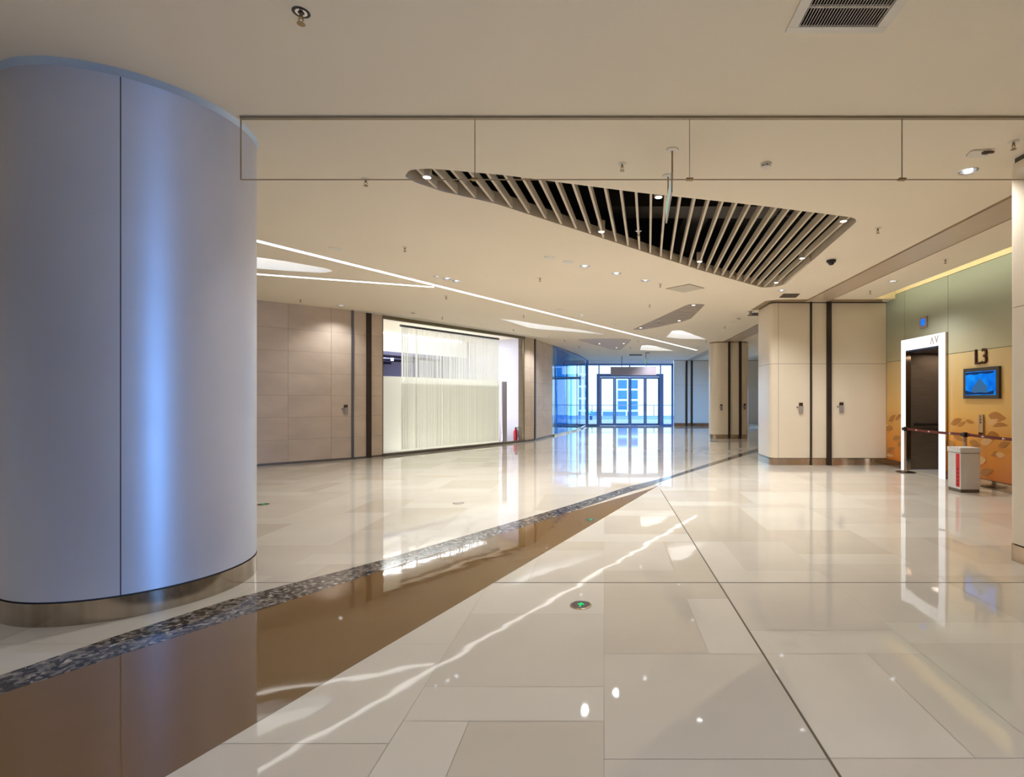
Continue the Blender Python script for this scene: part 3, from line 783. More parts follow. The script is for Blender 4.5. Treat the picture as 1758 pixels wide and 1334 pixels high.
PY, PX0 = 12.4, 3.95
pier_path = arc_path([(10.0, 13.55), (PX0, 13.55), (PX0, PY), (6.7, PY)], .16)
m = MB()
skin_wall(m, pier_path, 0, H, 1, -.012)
segs = [p for p in pier_path]
def cut(path, xlo, xhi): return [p for p in path if xlo <= p.x <= xhi]
back_part = pier_path[:9]
xs = [(4.125, 4.87), (4.91, 5.26), (5.37, 6.675)]
front0 = pier_path[:]
front0[-1] = Vector((4.119, PY))
for zz in ((.168, 2.394), (2.40, H - .03)):
    skin_wall(m, front0, zz[0], zz[1], 0, 0)
    for a, b in xs: skin_wall(m, [Vector((a, PY)), Vector((b, PY))], zz[0], zz[1], 0, 0)
skin_wall(m, pier_path, 0, .155, 2, .004); skin_wall(m, pier_path, .155, .162, 1, .0)
struct(m.build('wall_pier', [M['panel'], M['seam'], M['steel']], smooth=True), 'beige panelled pier with rounded corner and steel base', 'wall')
m = MB(); m.box(4.87, 4.91, PY - .03, PY + .0, 0, H); m.box(5.265, 5.365, PY - .05, PY + .0, 0, H)
struct(m.build('trim_9', M['rail_dark']), 'dark shutter guides on the beige pier', 'guide rail')
m = MB(); m.prism([(4.0, 12.12), (4.72, 12.08), (4.72, PY + .01), (3.9, PY + .01)], H - .003, H + .001); m.prism([(5.24, 12.08), (6.4, 12.08), (6.6, PY), (5.24, PY)], H - .003, H + .001); m.prism([(3.78, 13.5), (3.78, 12.3), (4.0, 12.12), (3.95, 13.5)], H - .003, H + .001)
struct(m.build('trim_10', M['slot']), 'shadow gap in the ceiling around the pier', 'ceiling slot')
m = MB(); m.prism([(4.87, 12.34), (4.89, 12.34), (5.0, 11.8), (4.98, 11.8)], 0, .0015); m.prism([(5.3, 12.34), (5.34, 12.34), (5.5, 11.85), (5.46, 11.85)], 0, .0015)
struct(m.build('trim_11', M['groove']), 'short dark floor slots below the guides', 'floor joint')

# ---- elevator wall
m = MB(); g = .005
EY0, EY1 = 10.18, 11.65
m.box(WX + .012, WX + .1, 2.5, EY0 + .02, 0, 5.0, 2); m.box(WX + .012, WX + .1, EY1 - .02, PY, 0, 5.0, 2); m.box(WX + .012, WX + .1, EY0, EY1, 2.86, 5.0, 2)
def wp(y0, y1, z0, z1, mi): m.box(WX, WX + .012, y0 + g, y1 - g, z0 + g, z1 - g, mi)
wp(EY1, PY, .15, 2.43, 0); wp(EY1, PY, 2.43, 3.96, 1)
wp(EY0, EY1, 2.86, 3.96, 1)
for y0, y1 in ((7.2, EY0), (4.2, 7.2), (2.5, 4.2)): wp(y0, y1, .15, 2.43, 0); wp(y0, y1, 2.43, 3.96, 1)
m.box(WX - .004, WX + .012, EY1, PY, 0, .145, 3); m.box(WX - .004, WX + .012, 2.5, EY0, 0, .145, 3)
m.box(WX - .002, WX + .012, 2.5, PY, 3.964, 5.0, 4)
LEAFN = [0]
def leaf(px, py, L, hgt, rot, mi, half=False):
    Y, z = WR(px, py); n = 10; up = []; dn = []; LEAFN[0] += 1; off = .0012 + LEAFN[0] * .0004
    for k in range(n + 1):
        t = k / n; a = (t - .5) * L; b = math.sin(math.pi * t ** .85) * hgt / 2; up.append((a, b)); dn.append((a, -b * (.15 if half else 1)))
    poly = up + list(reversed(dn[1:-1])); c, s = math.cos(rot), math.sin(rot)
    pts = [(WX - off, Y - (u * c - v * s), z + u * s + v * c) for u, v in poly]
    if all(.16 < p[2] < 2.4 for p in pts): m.face(pts, mi)
for L_ in ((1712, 716, .42, .17, -.1, 5), (1718, 732, .36, .14, .1, 5, True), (1704, 724, .3, .09, .3, 6), (1642, 724, .34, .13, .35, 5), (1652, 728, .26, .08, .4, 5), (1705, 748, .3, .16, .1, 5), (1674, 762, .3, .14, -.2, 5), (1712, 783, .3, .16, .1, 5, True), (1718, 781, .22, .1, 0, 6), (1724, 763, .28, .1, .3, 5),
           (1694, 758, .3, .14, .2, 6), (1634, 762, .26, .12, -.3, 5), (1694, 810, .36, .13, .3, 5), (1684, 790, .3, .16, .1, 6), (1666, 724, .24, .07, -.2, 5), (1646, 752, .3, .1, -.3, 5),
           (1532, 718, .34, .12, .5, 5), (1543, 716, .3, .1, .5, 5), (1526, 735, .4, .14, .1, 5), (1540, 752, .36, .12, .2, 5), (1547, 762, .3, .13, .3, 5), (1530, 772, .36, .12, .3, 5), (1536, 708, .3, .08, .1, 6), (1521, 728, .3, .1, -.3, 6), (1529, 782, .34, .07, 0, 6), (1514, 745, .3, .1, .2, 6)):
    leaf(*L_)
m.box(6.0, WX + .01, 12.02, 12.1, H + .003, 4.4, 4); m.box(5.7, WX + .01, 2.5, 12.1, 4.4, 4.44, 4); m.box(5.7, 5.74, 2.5, 12.1, H + .003, 4.4, 4)
struct(m.build('wall_right', [M['mural'], M['mural_up'], M['seam'], M['steel'], M['cream'], M['leaf_olive'], M['leaf_pale']]), 'elevator wall of green and amber glass panels printed with leaves', 'wall')
m = MB(); m.box(5.9, 5.98, 2.4, 11.6, H + .06, H + .1)
lt = tag(m.build('cove_light', M['lit_cove']), 'hidden warm light line along the top of the elevator wall', 'light')
light('AREA', (6.05, 7.2, H + .12), 20, (1.0, .89, .62), (0, math.radians(-75), 0), lt, 'cove_lamp', shape='RECTANGLE', size=.06, size_y=9.2)

# right wall behind the camera with a window; back wall
win6 = struct(bpy.data.objects.new('window_6', None), 'tall window behind the photographer', 'window'); COL.objects.link(win6)
m = MB(); m.box(7.5, 7.6, -6, -5.2, 0, 5); m.box(7.5, 7.6, -2.7, 2.6, 0, 5); m.box(6.79, 7.6, 2.6, 2.7, 0, 5); m.box(7.5, 7.6, -5.2, -2.7, 2.3, 5); m.box(7.5, 7.6, -5.2, -2.7, 0, .06)
struct(m.build('wall_right_back', M['panel']), 'plain wall behind the photographer on the right', 'wall')
m = MB(); m.box(-12.7, 7.6, -6.2, -6, 0, 5)
struct(m.build('wall_back', M['panel']), 'plain wall behind the photographer', 'wall')
mm = MB(); mm.box(7.54, 7.55, -5.2, -2.7, .06, 2.3); mm.build('pane', M['glass'], win6)
mm = MB()
for y in (-5.2, -4.3, -2.76): mm.box(7.5, 7.6, y, y + .06, .06, 2.3)
mm.build('mullion', M['blue_frame'], win6)

# ================================================================== THINGS
# ---- columns
def round_column(c, r, label, seams, hole_dir):
    t = thing('column', label, 'column', (c[0], c[1], 0))
    m = MB(); n = 96
    m.lathe([(r - .012, 0), (r - .012, H)], n=n, mi=1)
    seam_idx = sorted(int(round(a / (2 * math.pi) * n)) % n for a in seams)
    # cladding panels between seams
    k = len(seam_idx)
    for j in range(k):
        i0, i1 = seam_idx[j], seam_idx[(j + 1) % k]; cnt = (i1 - i0) % n or n
        angs = [2 * math.pi * (i0 + q) / n for q in range(cnt + 1)]; angs[0] += .004; angs[-1] -= .004
        b = len(m.v)
        m.v += [(r * math.cos(a), r * math.sin(a), .17) for a in angs] + [(r * math.cos(a), r * math.sin(a), H) for a in angs]
        for q in range(cnt): m.f.append((b + q, b + q + 1, b + cnt + 1 + q + 1, b + cnt + 1 + q)); m.mi.append(0)
    m.build('shaft', [M['column'], M['seam']], t, True)
    m = MB(); m.lathe([(r + .003, 0), (r + .003, .158)], n=n); m.build('base_band', M['base_steel'], t, True)
    if hole_dir:
        m = MB(); b = 0
        m.v += [(r * math.cos(2 * math.pi * i / n), r * math.sin(2 * math.pi * i / n), H - .03) for i in range(n)] + [((r + .002) * math.cos(2 * math.pi * i / n) + hole_dir[0], (r + .002) * math.sin(2 * math.pi * i / n) + hole_dir[1], H - .001) for i in range(n)]
        for i in range(n):
            j = (i + 1) % n; m.f.append((i, j, n + j, n + i)); m.mi.append(0)
        m.build('collar', M['collar'], t, True)
    return t
CC, CR = (-3.86, 4.37), .805
sp = FL(199.5, 1067.6); sa = math.atan2(sp.y - CC[1], sp.x - CC[0]) % (2 * math.pi)
round_column(CC, CR, 'large round pale grey column with steel base at left', [sa, sa + math.radians(100), sa + math.radians(200), sa + math.radians(292)], (.04, -.045))

# far column with two rounded ends and guides
t = thing('column', 'beige column with rounded ends in front of the far wall', 'column', (0, 0, 0))
def d_path(x0, x1, y0, y1):
    out = []
    for k in range(13):      # left end
        a = math.pi * .5 + math.pi * k / 12; out.append(Vector((x0 + .42 + .42 * math.cos(a), (y0 + y1) / 2 + (y1 - y0) / 2 * math.sin(a))))
    for k in range(13):
        a = -math.pi * .5 + math.pi * k / 12; out.append(Vector((x1 - .42 + .42 * math.cos(a), (y0 + y1) / 2 + (y1 - y0) / 2 * math.sin(a))))
    return out
fc = d_path(4.26, 5.84, 20.85, 21.7)
m = MB(); m.prism(fc, .16, H - .05, 0); m.prism([p + (Vector((5.05, 21.27)) - p) * .03 for p in fc], H - .05, H, 1); m.build('shaft', [M['panel'], M['slot']], t, True)
m = MB(); m.prism([p + (p - Vector((5.05, 21.27))) * .006 for p in fc], 0, .155); m.build('base_band', M['steel'], t, True)
m = MB(); m.box(4.93, 5.01, 20.79, 20.86, 0, H); m.build('shutter_guide', M['rail_dark'], t); m = MB(); m.box(5.36, 5.46, 20.79, 20.86, 0, H); m.build('shutter_guide', M['rail_dark'], t)

# near right pier
t = thing('column', 'pale square-cut column with steel base at the right edge', 'column', (0, 0, 0))
rp = [(3.93, 5.08), (3.97, 3.2), (5.0, 3.2), (5.0, 5.08)]
rp = smooth_closed([Vector(p) for p in rp], .05, 4)
ctr = Vector((4.5, 4.1))
m = MB(); m.prism(rp, .172, 2.43, 0); m.prism(rp, 2.436, H - .05, 0); m.prism([p + (ctr - p) * .02 for p in rp], .0, H, 1); m.build('shaft', [M['panel'], M['seam']], t, True)
m = MB(); m.prism([p + (p - ctr) * .004 for p in rp], 0, .158); m.build('base_band', M['steel'], t, True)
m = MB(); m.box(3.945, 3.96, 3.9, 4.78, .62, 2.1); m.build('access_hatch', M['panel'], t)

# ---- hanging glass smoke barrier
GY = 4.28
gb = thing('smoke_barrier', 'clear glass smoke barrier hanging from the ceiling between the column and the right pier', 'glass barrier')
xs = [(px - CX) / F * GY for px in (413, 815, 1184, 1549)] + [3.95]
gz = 3.348
for i in range(4):
    m = MB(); m.box(xs[i] + .002, xs[i + 1] - .002, GY, GY + .01, gz, H - .005); m.build('pane', M['glass_thin'], gb)
m = MB(); m.box(xs[0], xs[-1], GY - .012, GY + .022, H - .016, H - .0005); m.build('top_channel', M['barrier_trim'], gb)
m = MB(); m.box(xs[0], xs[-1], GY - .001, GY + .011, gz - .003, gz + .002); m.box(xs[0] - .004, xs[0] + .002, GY, GY + .01, gz, H); m.build('edge_strip', M['slot'], gb)
for x in xs[1:4]:
    m = MB(); m.box(x - .002, x + .002, GY - .001, GY + .011, gz, H); m.build('joint_strip', M['barrier_trim'], gb)
    m = MB(); m.box(x - .028, x + .028, GY - .012, GY + .022, gz - .006, gz + .010); m.build('clip', M['brass'], gb)

# ---- ceiling slat opening
sc = thing('slat_ceiling', 'large triangular ceiling opening filled with pale slats', 'slatted ceiling')
m = MB(); n = len(SLAT_OPEN); b = 0
ctr = sum((Vector(p) for p in SLAT_OPEN), Vector((0, 0))) / n
inner = [p + (p - ctr).normalized() * .004 for p in SLAT_OPEN]
m.v += [(p.x, p.y, H) for p in SLAT_OPEN] + [(p.x, p.y, H + .15) for p in inner]
for i in range(n):
    j = (i + 1) % n; m.f.append((i, j, n + j, n + i)); m.mi.append(0)
m.build('rim', M['slat'], sc)
def clip_line(poly, p, d):
    """parameter interval of the line p + t*d inside poly"""
    ts = []
    for i in range(len(poly)):
        a, b = poly[i - 1], poly[i]; e = b - a; den = d.x * e.y - d.y * e.x
        if abs(den) < 1e-9: continue
        w = a - p; t = (w.x * e.y - w.y * e.x) / den; s = (w.x * d.y - w.y * d.x) / den
        if 0 <= s < 1: ts.append(t)
    ts.sort(); return (ts[0], ts[-1]) if len(ts) >= 2 else None
sd = Vector((.085, 1)).normalized(); sn = Vector((sd.y, -sd.x))
base = Vector((0, 5.4)); pitch = .168; slat_pos = []
for k in range(-16, 24):
    p = base + sn * (k * pitch - .02)
    r = clip_line(SLAT_OPEN, p, sd)
    if not r or r[1] - r[0] < .12: continue
    a = p + sd * (r[0] + .002); b = p + sd * (r[1] - .002)
    m = MB(); m.seg(a, b, -.014, .014, H + .012, H + .112); m.build('slat', M['slat'], sc); slat_pos.append(p)

def small_slats(name, poly, label, pitch, dirv, mat, wid):
    t = thing(name, label, 'slatted ceiling')
    m = MB(); n = len(poly)
    m.v += [(p.x, p.y, H) for p in poly] + [(p.x, p.y, H + .2) for p in poly]
    for i in range(n):
        j = (i + 1) % n; m.f.append((i, j, n + j, n + i)); m.mi.append(0)
    m.build('rim', mat, t)
    d = dirv.normalized(); nn = Vector((-d.y, d.x)); c = sum((Vector(p) for p in poly), Vector((0, 0))) / n
    m = MB(); k = -60
    while k < 60:
        p = c + nn * (k * pitch); r = clip_line(poly, p, d); k += 1
        if not r or r[1] - r[0] < .1: continue
        a, b = p + d * (r[0] + .002), p + d * (r[1] - .002)
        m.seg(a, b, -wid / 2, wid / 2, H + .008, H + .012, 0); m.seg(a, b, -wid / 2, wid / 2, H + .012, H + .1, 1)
    m.build('slats', [mat, M['slat_side_shade']], t); return t
M['slat_side_shade'] = pm('slat_side_shade', rgb(126, 110, 96), 0.5)  # darker colour on the slat sides stands in for shade between slats
M['slat_grey'] = pm('slat_grey', rgb(206, 192, 176), 0.5)
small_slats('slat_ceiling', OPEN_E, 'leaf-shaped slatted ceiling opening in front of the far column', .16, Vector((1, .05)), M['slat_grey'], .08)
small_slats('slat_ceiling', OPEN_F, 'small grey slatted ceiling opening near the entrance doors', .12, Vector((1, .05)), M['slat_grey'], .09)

# ---- light troughs and light lines
tl = ['curved glowing ceiling recess behind the round column', 'long curved glowing ceiling recess beside the shop front', 'wedge-shaped glowing ceiling recess left of the far column', 'wedge-shaped glowing ceiling recess above the grey hanging board']
for poly, lb in zip(TROUGHS, tl):
    t = thing('ceiling_light', lb, 'ceiling light', group='glowing ceiling recesses')
    m = MB(); n = len(poly); m.v += [(p.x, p.y, H) for p in poly] + [(p.x, p.y, H + .18) for p in poly]
    for i in range(n):
        j = (i + 1) % n; m.f.append((i, j, n + j, n + i)); m.mi.append(0)
    m.build('rim', M['white'], t)
    mm = holed(poly, [], H + .18); mm.build('diffuser', M['lit_trough'], t)
def strip(p, q, w, label):
    t = thing('linear_light', label, 'ceiling light', group='light lines in the ceiling')
    m = MB(); m.seg(p, q, -w / 2, w / 2, H - .008, H - .0005); m.build('diffuser', M['lit_strip'], t)
    m = MB(); m.seg(p, q, -w / 2 - .008, -w / 2, H - .009, H - .0005); m.seg(p, q, w / 2, w / 2 + .008, H - .009, H - .0005); m.build('trim_edge', M['white'], t)
    return t
s0, s1 = CE(442, 413), CE(1196, 601); sdir = (s1 - s0).normalized()
strip(s0 - sdir * 3.5, s1, .125, 'long white light line running diagonally across the ceiling')
r0, r1 = CE(442, 470), CE(745, 492.3); rdir = (r1 - r0).normalized()
strip(r0 - rdir * 2.0, r1, .12, 'shorter white light line joining the long one near the shop')

# ---- downlights
WARM = (.95, .96, .98)
def downlight_proto(r):
    t = thing('downlight', '', 'downlight')
    m = MB(); m.lathe([(r - .012, -.003), (r, -.006), (r + .006, 0), (r + .004, .001)], n=20); m.f = m.f[:-2]; m.mi = m.mi[:-2]
    m.build('trim_ring', M['chrome'], t, True)
    m = MB(); m.lathe([(r - .012, -.003), (r - .014, .02), (r * .8, .06)], n=20); m.f = m.f[:-2]; m.mi = m.mi[:-2]; m.build('reflector', M['reflector'], t, True)
    m = MB(); m.lathe([(r * .36, .052), (r * .36, .06)], n=20); m.build('lamp_face', M['lit_lamp'], t)
    m = MB(); m.lathe([(r + .002, .002), (r + .002, .075), (0, .075)], n=20); m.f = m.f[:20] + m.f[20:40]; m.mi = m.mi[:40]; m.build('housing', M['void'], t)
    return t
dl_proto = downlight_proto(.085)
dl_small = downlight_proto(.05)
def set_child_spot(o, e):
    light('SPOT', (o.location.x, o.location.y, H - .02), e, WARM, name='downlight_or_fill_lamp', spot_size=math.radians(125), spot_blend=.9, shadow_soft_size=.06)
used = {'b': 0, 's': 0}
for px, py, k, lb in DL:
    src = dl_proto if k == 'b' else dl_small
    o = src if not used[k] else copy_tree(src); used[k] = 1
    p = CE(px, py); o.location = (p.x, p.y, H); o['label'] = lb; o['group'] = 'ceiling downlights'
    set_child_spot(o, SPOT_W * (.45 if px in (1662, 585) else 1))
# unseen fill spots without fittings, added to brighten the near hall and corridor
for k, (x, y) in enumerate([(-2.4, .4), (.6, .6), (3.0, .9), (-2.6, -2.6), (.4, -2.4), (3.4, -2.4), (5.8, -.6), (-6.5, -1.0), (-6.5, 2.6), (-9.5, 5.5), (8.4, 16.5), (8.4, 24.0)]):
    light('SPOT', (x, y, H - .02), 120, WARM, name='downlight_or_fill_lamp', spot_size=math.radians(125), spot_blend=.9, shadow_soft_size=.06)
# cans between the slats
can = thing('can_light', '', 'downlight')
m = MB(); m.lathe([(.047, 0), (.05, .002), (.05, .15), (.0, .15)], n=20); m.f = m.f; m.build('can_body', M['slat'], can, True)
m = MB(); m.lathe([(.038, -.003), (.038, .001)], n=20); m.build('lamp_face', M['lit_white'], can)
CANS = [(733, 306, 'cylinder lamp in the left tip of the big slatted opening'), (1130.5, 340, 'cylinder lamp among the slats behind the hanging sign'), (1032.5, 399, 'cylinder lamp among the slats at the middle of the lower edge'),
        (1201, 450, 'cylinder lamp among the slats right of the middle, lower edge'), (1448, 381, 'cylinder lamp in the right corner of the big slatted opening'), (1377, 444.5, 'cylinder lamp along the right side of the big slatted opening'), (1332.5, 486, 'cylinder lamp in the bottom corner of the big slatted opening'),
        (1190.6, 524.7, 'lamp at the wide end of the leaf-shaped slatted opening'), (1166, 551, 'lamp at the lower edge of the leaf-shaped slatted opening'), (1100, 563.6, 'lamp at the pointed end of the leaf-shaped slatted opening'),
        (1070.8, 590.2, 'upper right lamp of the small grey slatted opening'), (1058.5, 597.6, 'lower lamp of the small grey slatted opening'), (1029, 590.5, 'left lamp of the small grey slatted opening')]
for i, (px, py, lb) in enumerate(CANS):
    o = can if i == 0 else copy_tree(can)
    p = CE(px, py); o.location = (p.x, p.y, H + .008); o['label'] = lb; o['group'] = 'cylinder lamps among the slats'
    light('SPOT', (p.x, p.y, H - .01), SPOT_W * (.65 if i in (4, 5, 6) else 1.0 if i < 7 else .7), WARM, name='can_lamp', spot_size=math.radians(120), spot_blend=.9, shadow_soft_size=.05)

# ---- sprinklers
def sprinkler_proto(open_hole):
    t = thing('sprinkler', '', 'sprinkler')
    m = MB()
    if open_hole:
        m.lathe([(.05, -.0015), (.05, .0)], n=24, mi=0); m.lathe([(.033, -.003), (.033, -.0015)], n=20, mi=1); m.lathe([(.018, -.005), (.018, -.003)], n=16, mi=0)
        m.build('escutcheon', [M['black'], M['chrome']], t)
    else:
        m.lathe([(.045, 0), (.04, -.006), (.02, -.008)], n=20); m.build('escutcheon', M['white_plastic'], t, True)
    m = MB(); m.lathe([(.010, -.002), (.010, -.03), (.014, -.03), (.014, -.035)], n=10)
    for s in (-1, 1): m.tube((s * .010, 0, -.03), (s * .014, 0, -.045), .003, 6); m.tube((s * .014, 0, -.045), (0, 0, -.068), .003, 6)
    m.build('frame_arms', M['brass'], t)
    m = MB(); m.lathe([(.022, -.068), (.024, -.071), (.005, -.072)], n=12); m.build('deflector', M['brass'], t)
    return t
spk0 = sprinkler_proto(True); spk = sprinkler_proto(False)
p = CE(517, 21); spk0.location = (p.x, p.y, H); spk0['label'] = 'sprinkler in an open dark hole at the top left of the ceiling'; spk0['group'] = 'ceiling sprinklers'
SPR = [(1068, 281, 'sprinkler just beyond the glass barrier, left of the hanging exit sign'), (628, 307.5, 'sprinkler left of the big slatted opening at the glass barrier edge'), (695, 424, 'sprinkler beyond the left tip of the big slatted opening'), (516, 514, 'sprinkler above the stone wall near the round column'),
       (766, 508, 'sprinkler beyond the meeting of the two light lines'), (927, 477, 'sprinkler in mid ceiling between light line and slats'), (1133.6, 487, 'sprinkler left of the square ceiling hatch'), (1507, 391.5, 'sprinkler right of the big slatted opening'), (1623, 445, 'sprinkler over the elevators near the yellow cove'),
       (1494, 499, 'sprinkler above the pale panels left of the elevator wall'), (1740, 243, 'sprinkler against the top of the right pier'), (1115.4, 523, 'sprinkler left of the leaf-shaped slatted opening'), (1130.5, 551, 'sprinkler inside the leaf-shaped slatted opening'),
       (1244.5, 560, 'sprinkler left of the beige pier over the far column'), (899, 541, 'sprinkler above the long curved glowing recess'), (969, 583.5, 'tiny sprinkler left of the small grey slatted opening'), (994.5, 594, 'tiny sprinkler above the curved blue glass'), (1096, 584.3, 'tiny sprinkler right of the small grey slatted opening'), (1082.5, 596, 'tiny sprinkler between small slatted opening and glowing wedge'),
       (1199, 595, 'tiny sprinkler beside the top of the far column'), (759.4, 544, 'sprinkler on the pale strip over the left of the shop front'), (881.7, 565.5, 'sprinkler on the pale strip over the right of the shop front'), (1212, 585, 'sprinkler at the tip of the wedge-shaped recess by the far column')]
for i, (px, py, lb) in enumerate(SPR):
    o = spk if i == 0 else copy_tree(spk); p = CE(px, py); o.location = (p.x, p.y, H); o['label'] = lb; o['group'] = 'ceiling sprinklers'

# one sprinkler on a drop pipe between the slats
p = CE(1096, 404); sp1 = copy_tree(spk0); sp1.location = (p.x, p.y, H + .06); sp1['label'] = 'sprinkler on a drop pipe between the slats'

# ---- smoke detectors, speakers, camera, hatch, vents
sm = thing('smoke_detector', '', 'smoke detector')
m = MB(); m.lathe([(.055, 0), (.055, -.014), (.046, -.018)], n=24); m.build('base_plate', M['white_plastic'], sm, True)
m = MB(); m.lathe([(.043, -.018), (.043, -.028)], n=24, mi=1); m.lathe([(.046, -.028), (.045, -.036), (.03, -.044), (.0, -.045)], n=24)
for k in range(6): a = k * math.pi / 3; m.box(.04 * math.cos(a) - .006, .04 * math.cos(a) + .006, .04 * math.sin(a) - .006, .04 * math.sin(a) + .006, -.03, -.017, 0)
m.build('sensor_cap', [M['white_plastic'], M['black']], sm, True)
for i, (px, py, lb) in enumerate([(1315, 281, 'white smoke detector just beyond the glass barrier'), (709, 536.5, 'smoke detector on the pale strip above the shop front'), (1268, 546.5, 'smoke detector on the ceiling left of the beige pier')]):
    o = sm if i == 0 else copy_tree(sm); p = CE(px, py); o.location = (p.x, p.y, H); o['label'] = lb; o['group'] = 'ceiling smoke detectors'
spv = thing('ceiling_speaker', '', 'speaker')
m = MB(); m.lathe([(.095, 0), (.092, -.006), (.084, -.006)], n=28); m.build('bezel_ring', M['white_plastic'], spv, True)
m = MB(); m.lathe([(.084, -.001), (.084, -.005), (.0, -.0055)], n=28); m.build('grille', M['grey_plastic'], spv)
for i, (px, py, lb) in enumerate([(575, 427, 'round grey ceiling speaker above the long light line, near the column'), (944, 442.3, 'round ceiling speaker below the left part of the big slatted opening'), (975.8, 450, 'smaller-looking round ceiling disc right of the other speaker below the slats'), (1058, 557, 'round ceiling speaker above the small grey slatted opening'), (962, 531.3, 'round ceiling speaker between light line and far sprinkler'), (1258, 552.5, 'round ceiling speaker left of the beige pier')]):
    o = spv if i == 0 else copy_tree(spv); p = CE(px, py); o.location = (p.x, p.y, H); o['label'] = lb; o['group'] = 'round ceiling speakers'
p = CE(1427, 445)
dc = thing('dome_camera', 'black dome security camera on the ceiling right of the slats', 'security camera', (p.x, p.y, H))
m = MB(); m.lathe([(.085, 0), (.085, -.012), (.07, -.02)], n=24); m.build('mount_plate', M['white_plastic'], dc, True)
m = MB(); m.lathe([(.075, -.018), (.075, -.05), (.055, -.054)], n=24); m.build('housing', M['black'], dc, True)
m = MB(); m.lathe([(.052, -.052), (.048, -.075), (.03, -.095), (.0, -.102)], n=20); m.build('dome', M['rail_dark'], dc, True)
hp = [CE(1142.6, 495.3), CE(1183.8, 487.3), CE(1209.4, 494.3), CE(1173.9, 501.6)]
hc = sum(hp, Vector((0, 0))) / 4
m = MB(); m.prism(hp, H - .008, H + .001); m.prism([q + (hc - q) * .05 for q in hp], H - .010, H - .007, 1)
tag(m.build('ceiling_hatch', [M['slot'], M['access']]), 'square grey access hatch in the ceiling', 'ceiling hatch')
def small_vent(pp, label):
    t = thing('ceiling_vent', label, 'vent', group='dark ceiling vents')
    c = sum(pp, Vector((0, 0))) / 4
    m = MB(); m.prism(pp, H - .004, H + .001); m.build('backing', M['black'], t)
    m = MB()
    for k in range(14):
        s = (k + .5) / 14; a = pp[0].lerp(pp[1], s); b = pp[3].lerp(pp[2], s); m.seg(a, b, -.012, .012, H - .014, H - .004)
    m.build('louvres', M['vent_dark'], t)
small_vent([CE(1338, 510.3), CE(1345, 504.2), CE(1373, 504.2), CE(1366, 510.3)], 'dark rectangular vent in the ceiling above the beige pier')
small_vent([CE(1283, 541.5), CE(1293, 537), CE(1308, 537), CE(1303, 541.5)], 'dark vent in the ceiling half hidden behind the beige pier')
small_vent([CE(1080, 610.3), CE(1080.5, 608.4), CE(1102, 608.4), CE(1102, 610.3)], 'narrow vent in the ceiling before the entrance doors')
# large vent grille top right
vt = thing('vent_grille', 'large white louvred vent grille at the top right of the ceiling', 'vent')
m = MB(); x0, x1, y0, y1 = VENT; fw = .034
for a in ((x0 - .03, x1 + .03, y1 - fw, y1 + .02), (x0 - .03, x1 + .03, y0 - .02, y0 + fw), (x0 - .03, x0 + fw, y0 + fw, y1 - fw), (x1 - fw, x1 + .03, y0 + fw, y1 - fw)): m.box(*a, H - .012, H + .004)
m.build('vent_frame', M['white_plastic'], vt, bevel=.003)
m = MB(); k = 0; nb = 28
for k in range(nb):
    x = x0 + fw + (x1 - x0 - 2 * fw) * (k + .5) / nb; m.box(x - .0012, x + .0012, y0 + fw, y1 - fw, H - .008, H - .001)
m.box(x0 + fw, x1 - fw, y1 - .18, y1 - .165, H + .008, H + .02); m.box(x0 + fw, x1 - fw, y0 + .16, y0 + .175, H + .008, H + .02)
m.build('louvres', M['white_plastic'], vt)
m = MB(); m.box(x0 + .02, x1 - .02, y0 + .02, y1 - .02, H + .16, H + .18); m.box(x0 + .015, x0 + .03, y0 + .02, y1 - .02, H + .01, H + .16); m.box(x1 - .03, x1 - .015, y0 + .02, y1 - .02, H + .01, H + .16); m.box(x0 + .02, x1 - .02, y1 - .03, y1 - .02, H + .01, H + .16); m.build('duct_box', M['void'], vt)
# emergency lamp on ceiling, right
p = CE(1681, 262)
el = thing('emergency_light', 'flat pale emergency lamp fitting on the ceiling near the right pier', 'emergency light', (p.x, p.y, H))
m = MB(); m.prism(smooth_closed([Vector((-.12, -.07)), Vector((.1, -.05)), Vector((.12, .06)), Vector((-.08, .08))], .04), -.014, .0); m.build('body', M['white_plastic'], el)
m = MB(); m.box(.0, .05, -.062, -.03, -.034, -.012); m.box(.05, .1, -.058, -.034, -.026, -.012); m.build('lamp_socket', M['dark_brown'], el)
p = CE(1288, 534); 
tw = thing('emergency_light', 'small twin emergency lamp at the left edge of the beige pier top', 'emergency light', (p.x, p.y, H))
m = MB(); m.lathe([(.04, 0), (.045, -.035), (.035, -.045)], (-.07, 0), 14); m.lathe([(.04, 0), (.045, -.035), (.035, -.045)], (.07, 0), 14); m.build('lamp_head', M['white'], tw, True)
m = MB(); m.box(-.02, .04, -.03, .03, -.1, 0); m.build('body', M['grey_plastic'], tw)

# ---- hanging signs
es = thing('exit_sign', 'thin green exit sign hanging edge-on from the ceiling in front of the slats', 'sign')
n0, n1 = Vector((.618, 4.72)), Vector((.668, 5.56))
m = MB(); m.seg(n0, n1, 0, .014, 3.42, 3.6); m.build('panel', M['sign_back'], es)
d = (n1 - n0)
m = MB(); m.seg(n0 + d * .03, n0 + d * .97, .014, .016, 3.435, 3.585); m.build('lit_face', M['sign_pale'], es)
m = MB(); A = n0 + d * .62; B = n0 + d * .9; m.seg(A, B, .016, .0165, 3.495, 3.525); m.seg(A, A + d * .06, .016, .0165, 3.46, 3.56); m.build('arrow', M['sign_green'], es)
for q in (CE(1153, 257), CE(1146, 302)):
    m = MB(); m.tube((q.x + .006, q.y, 3.59), (q.x + .006, q.y, H), .008); m.build('rod', M['brass'], es)
    m = MB(); m.lathe([(.06, 0), (.055, -.008), (.014, -.014)], n=20); o = m.build('rose', M['white_plastic'], es, True); o.location = (q.x + .006, q.y, H)
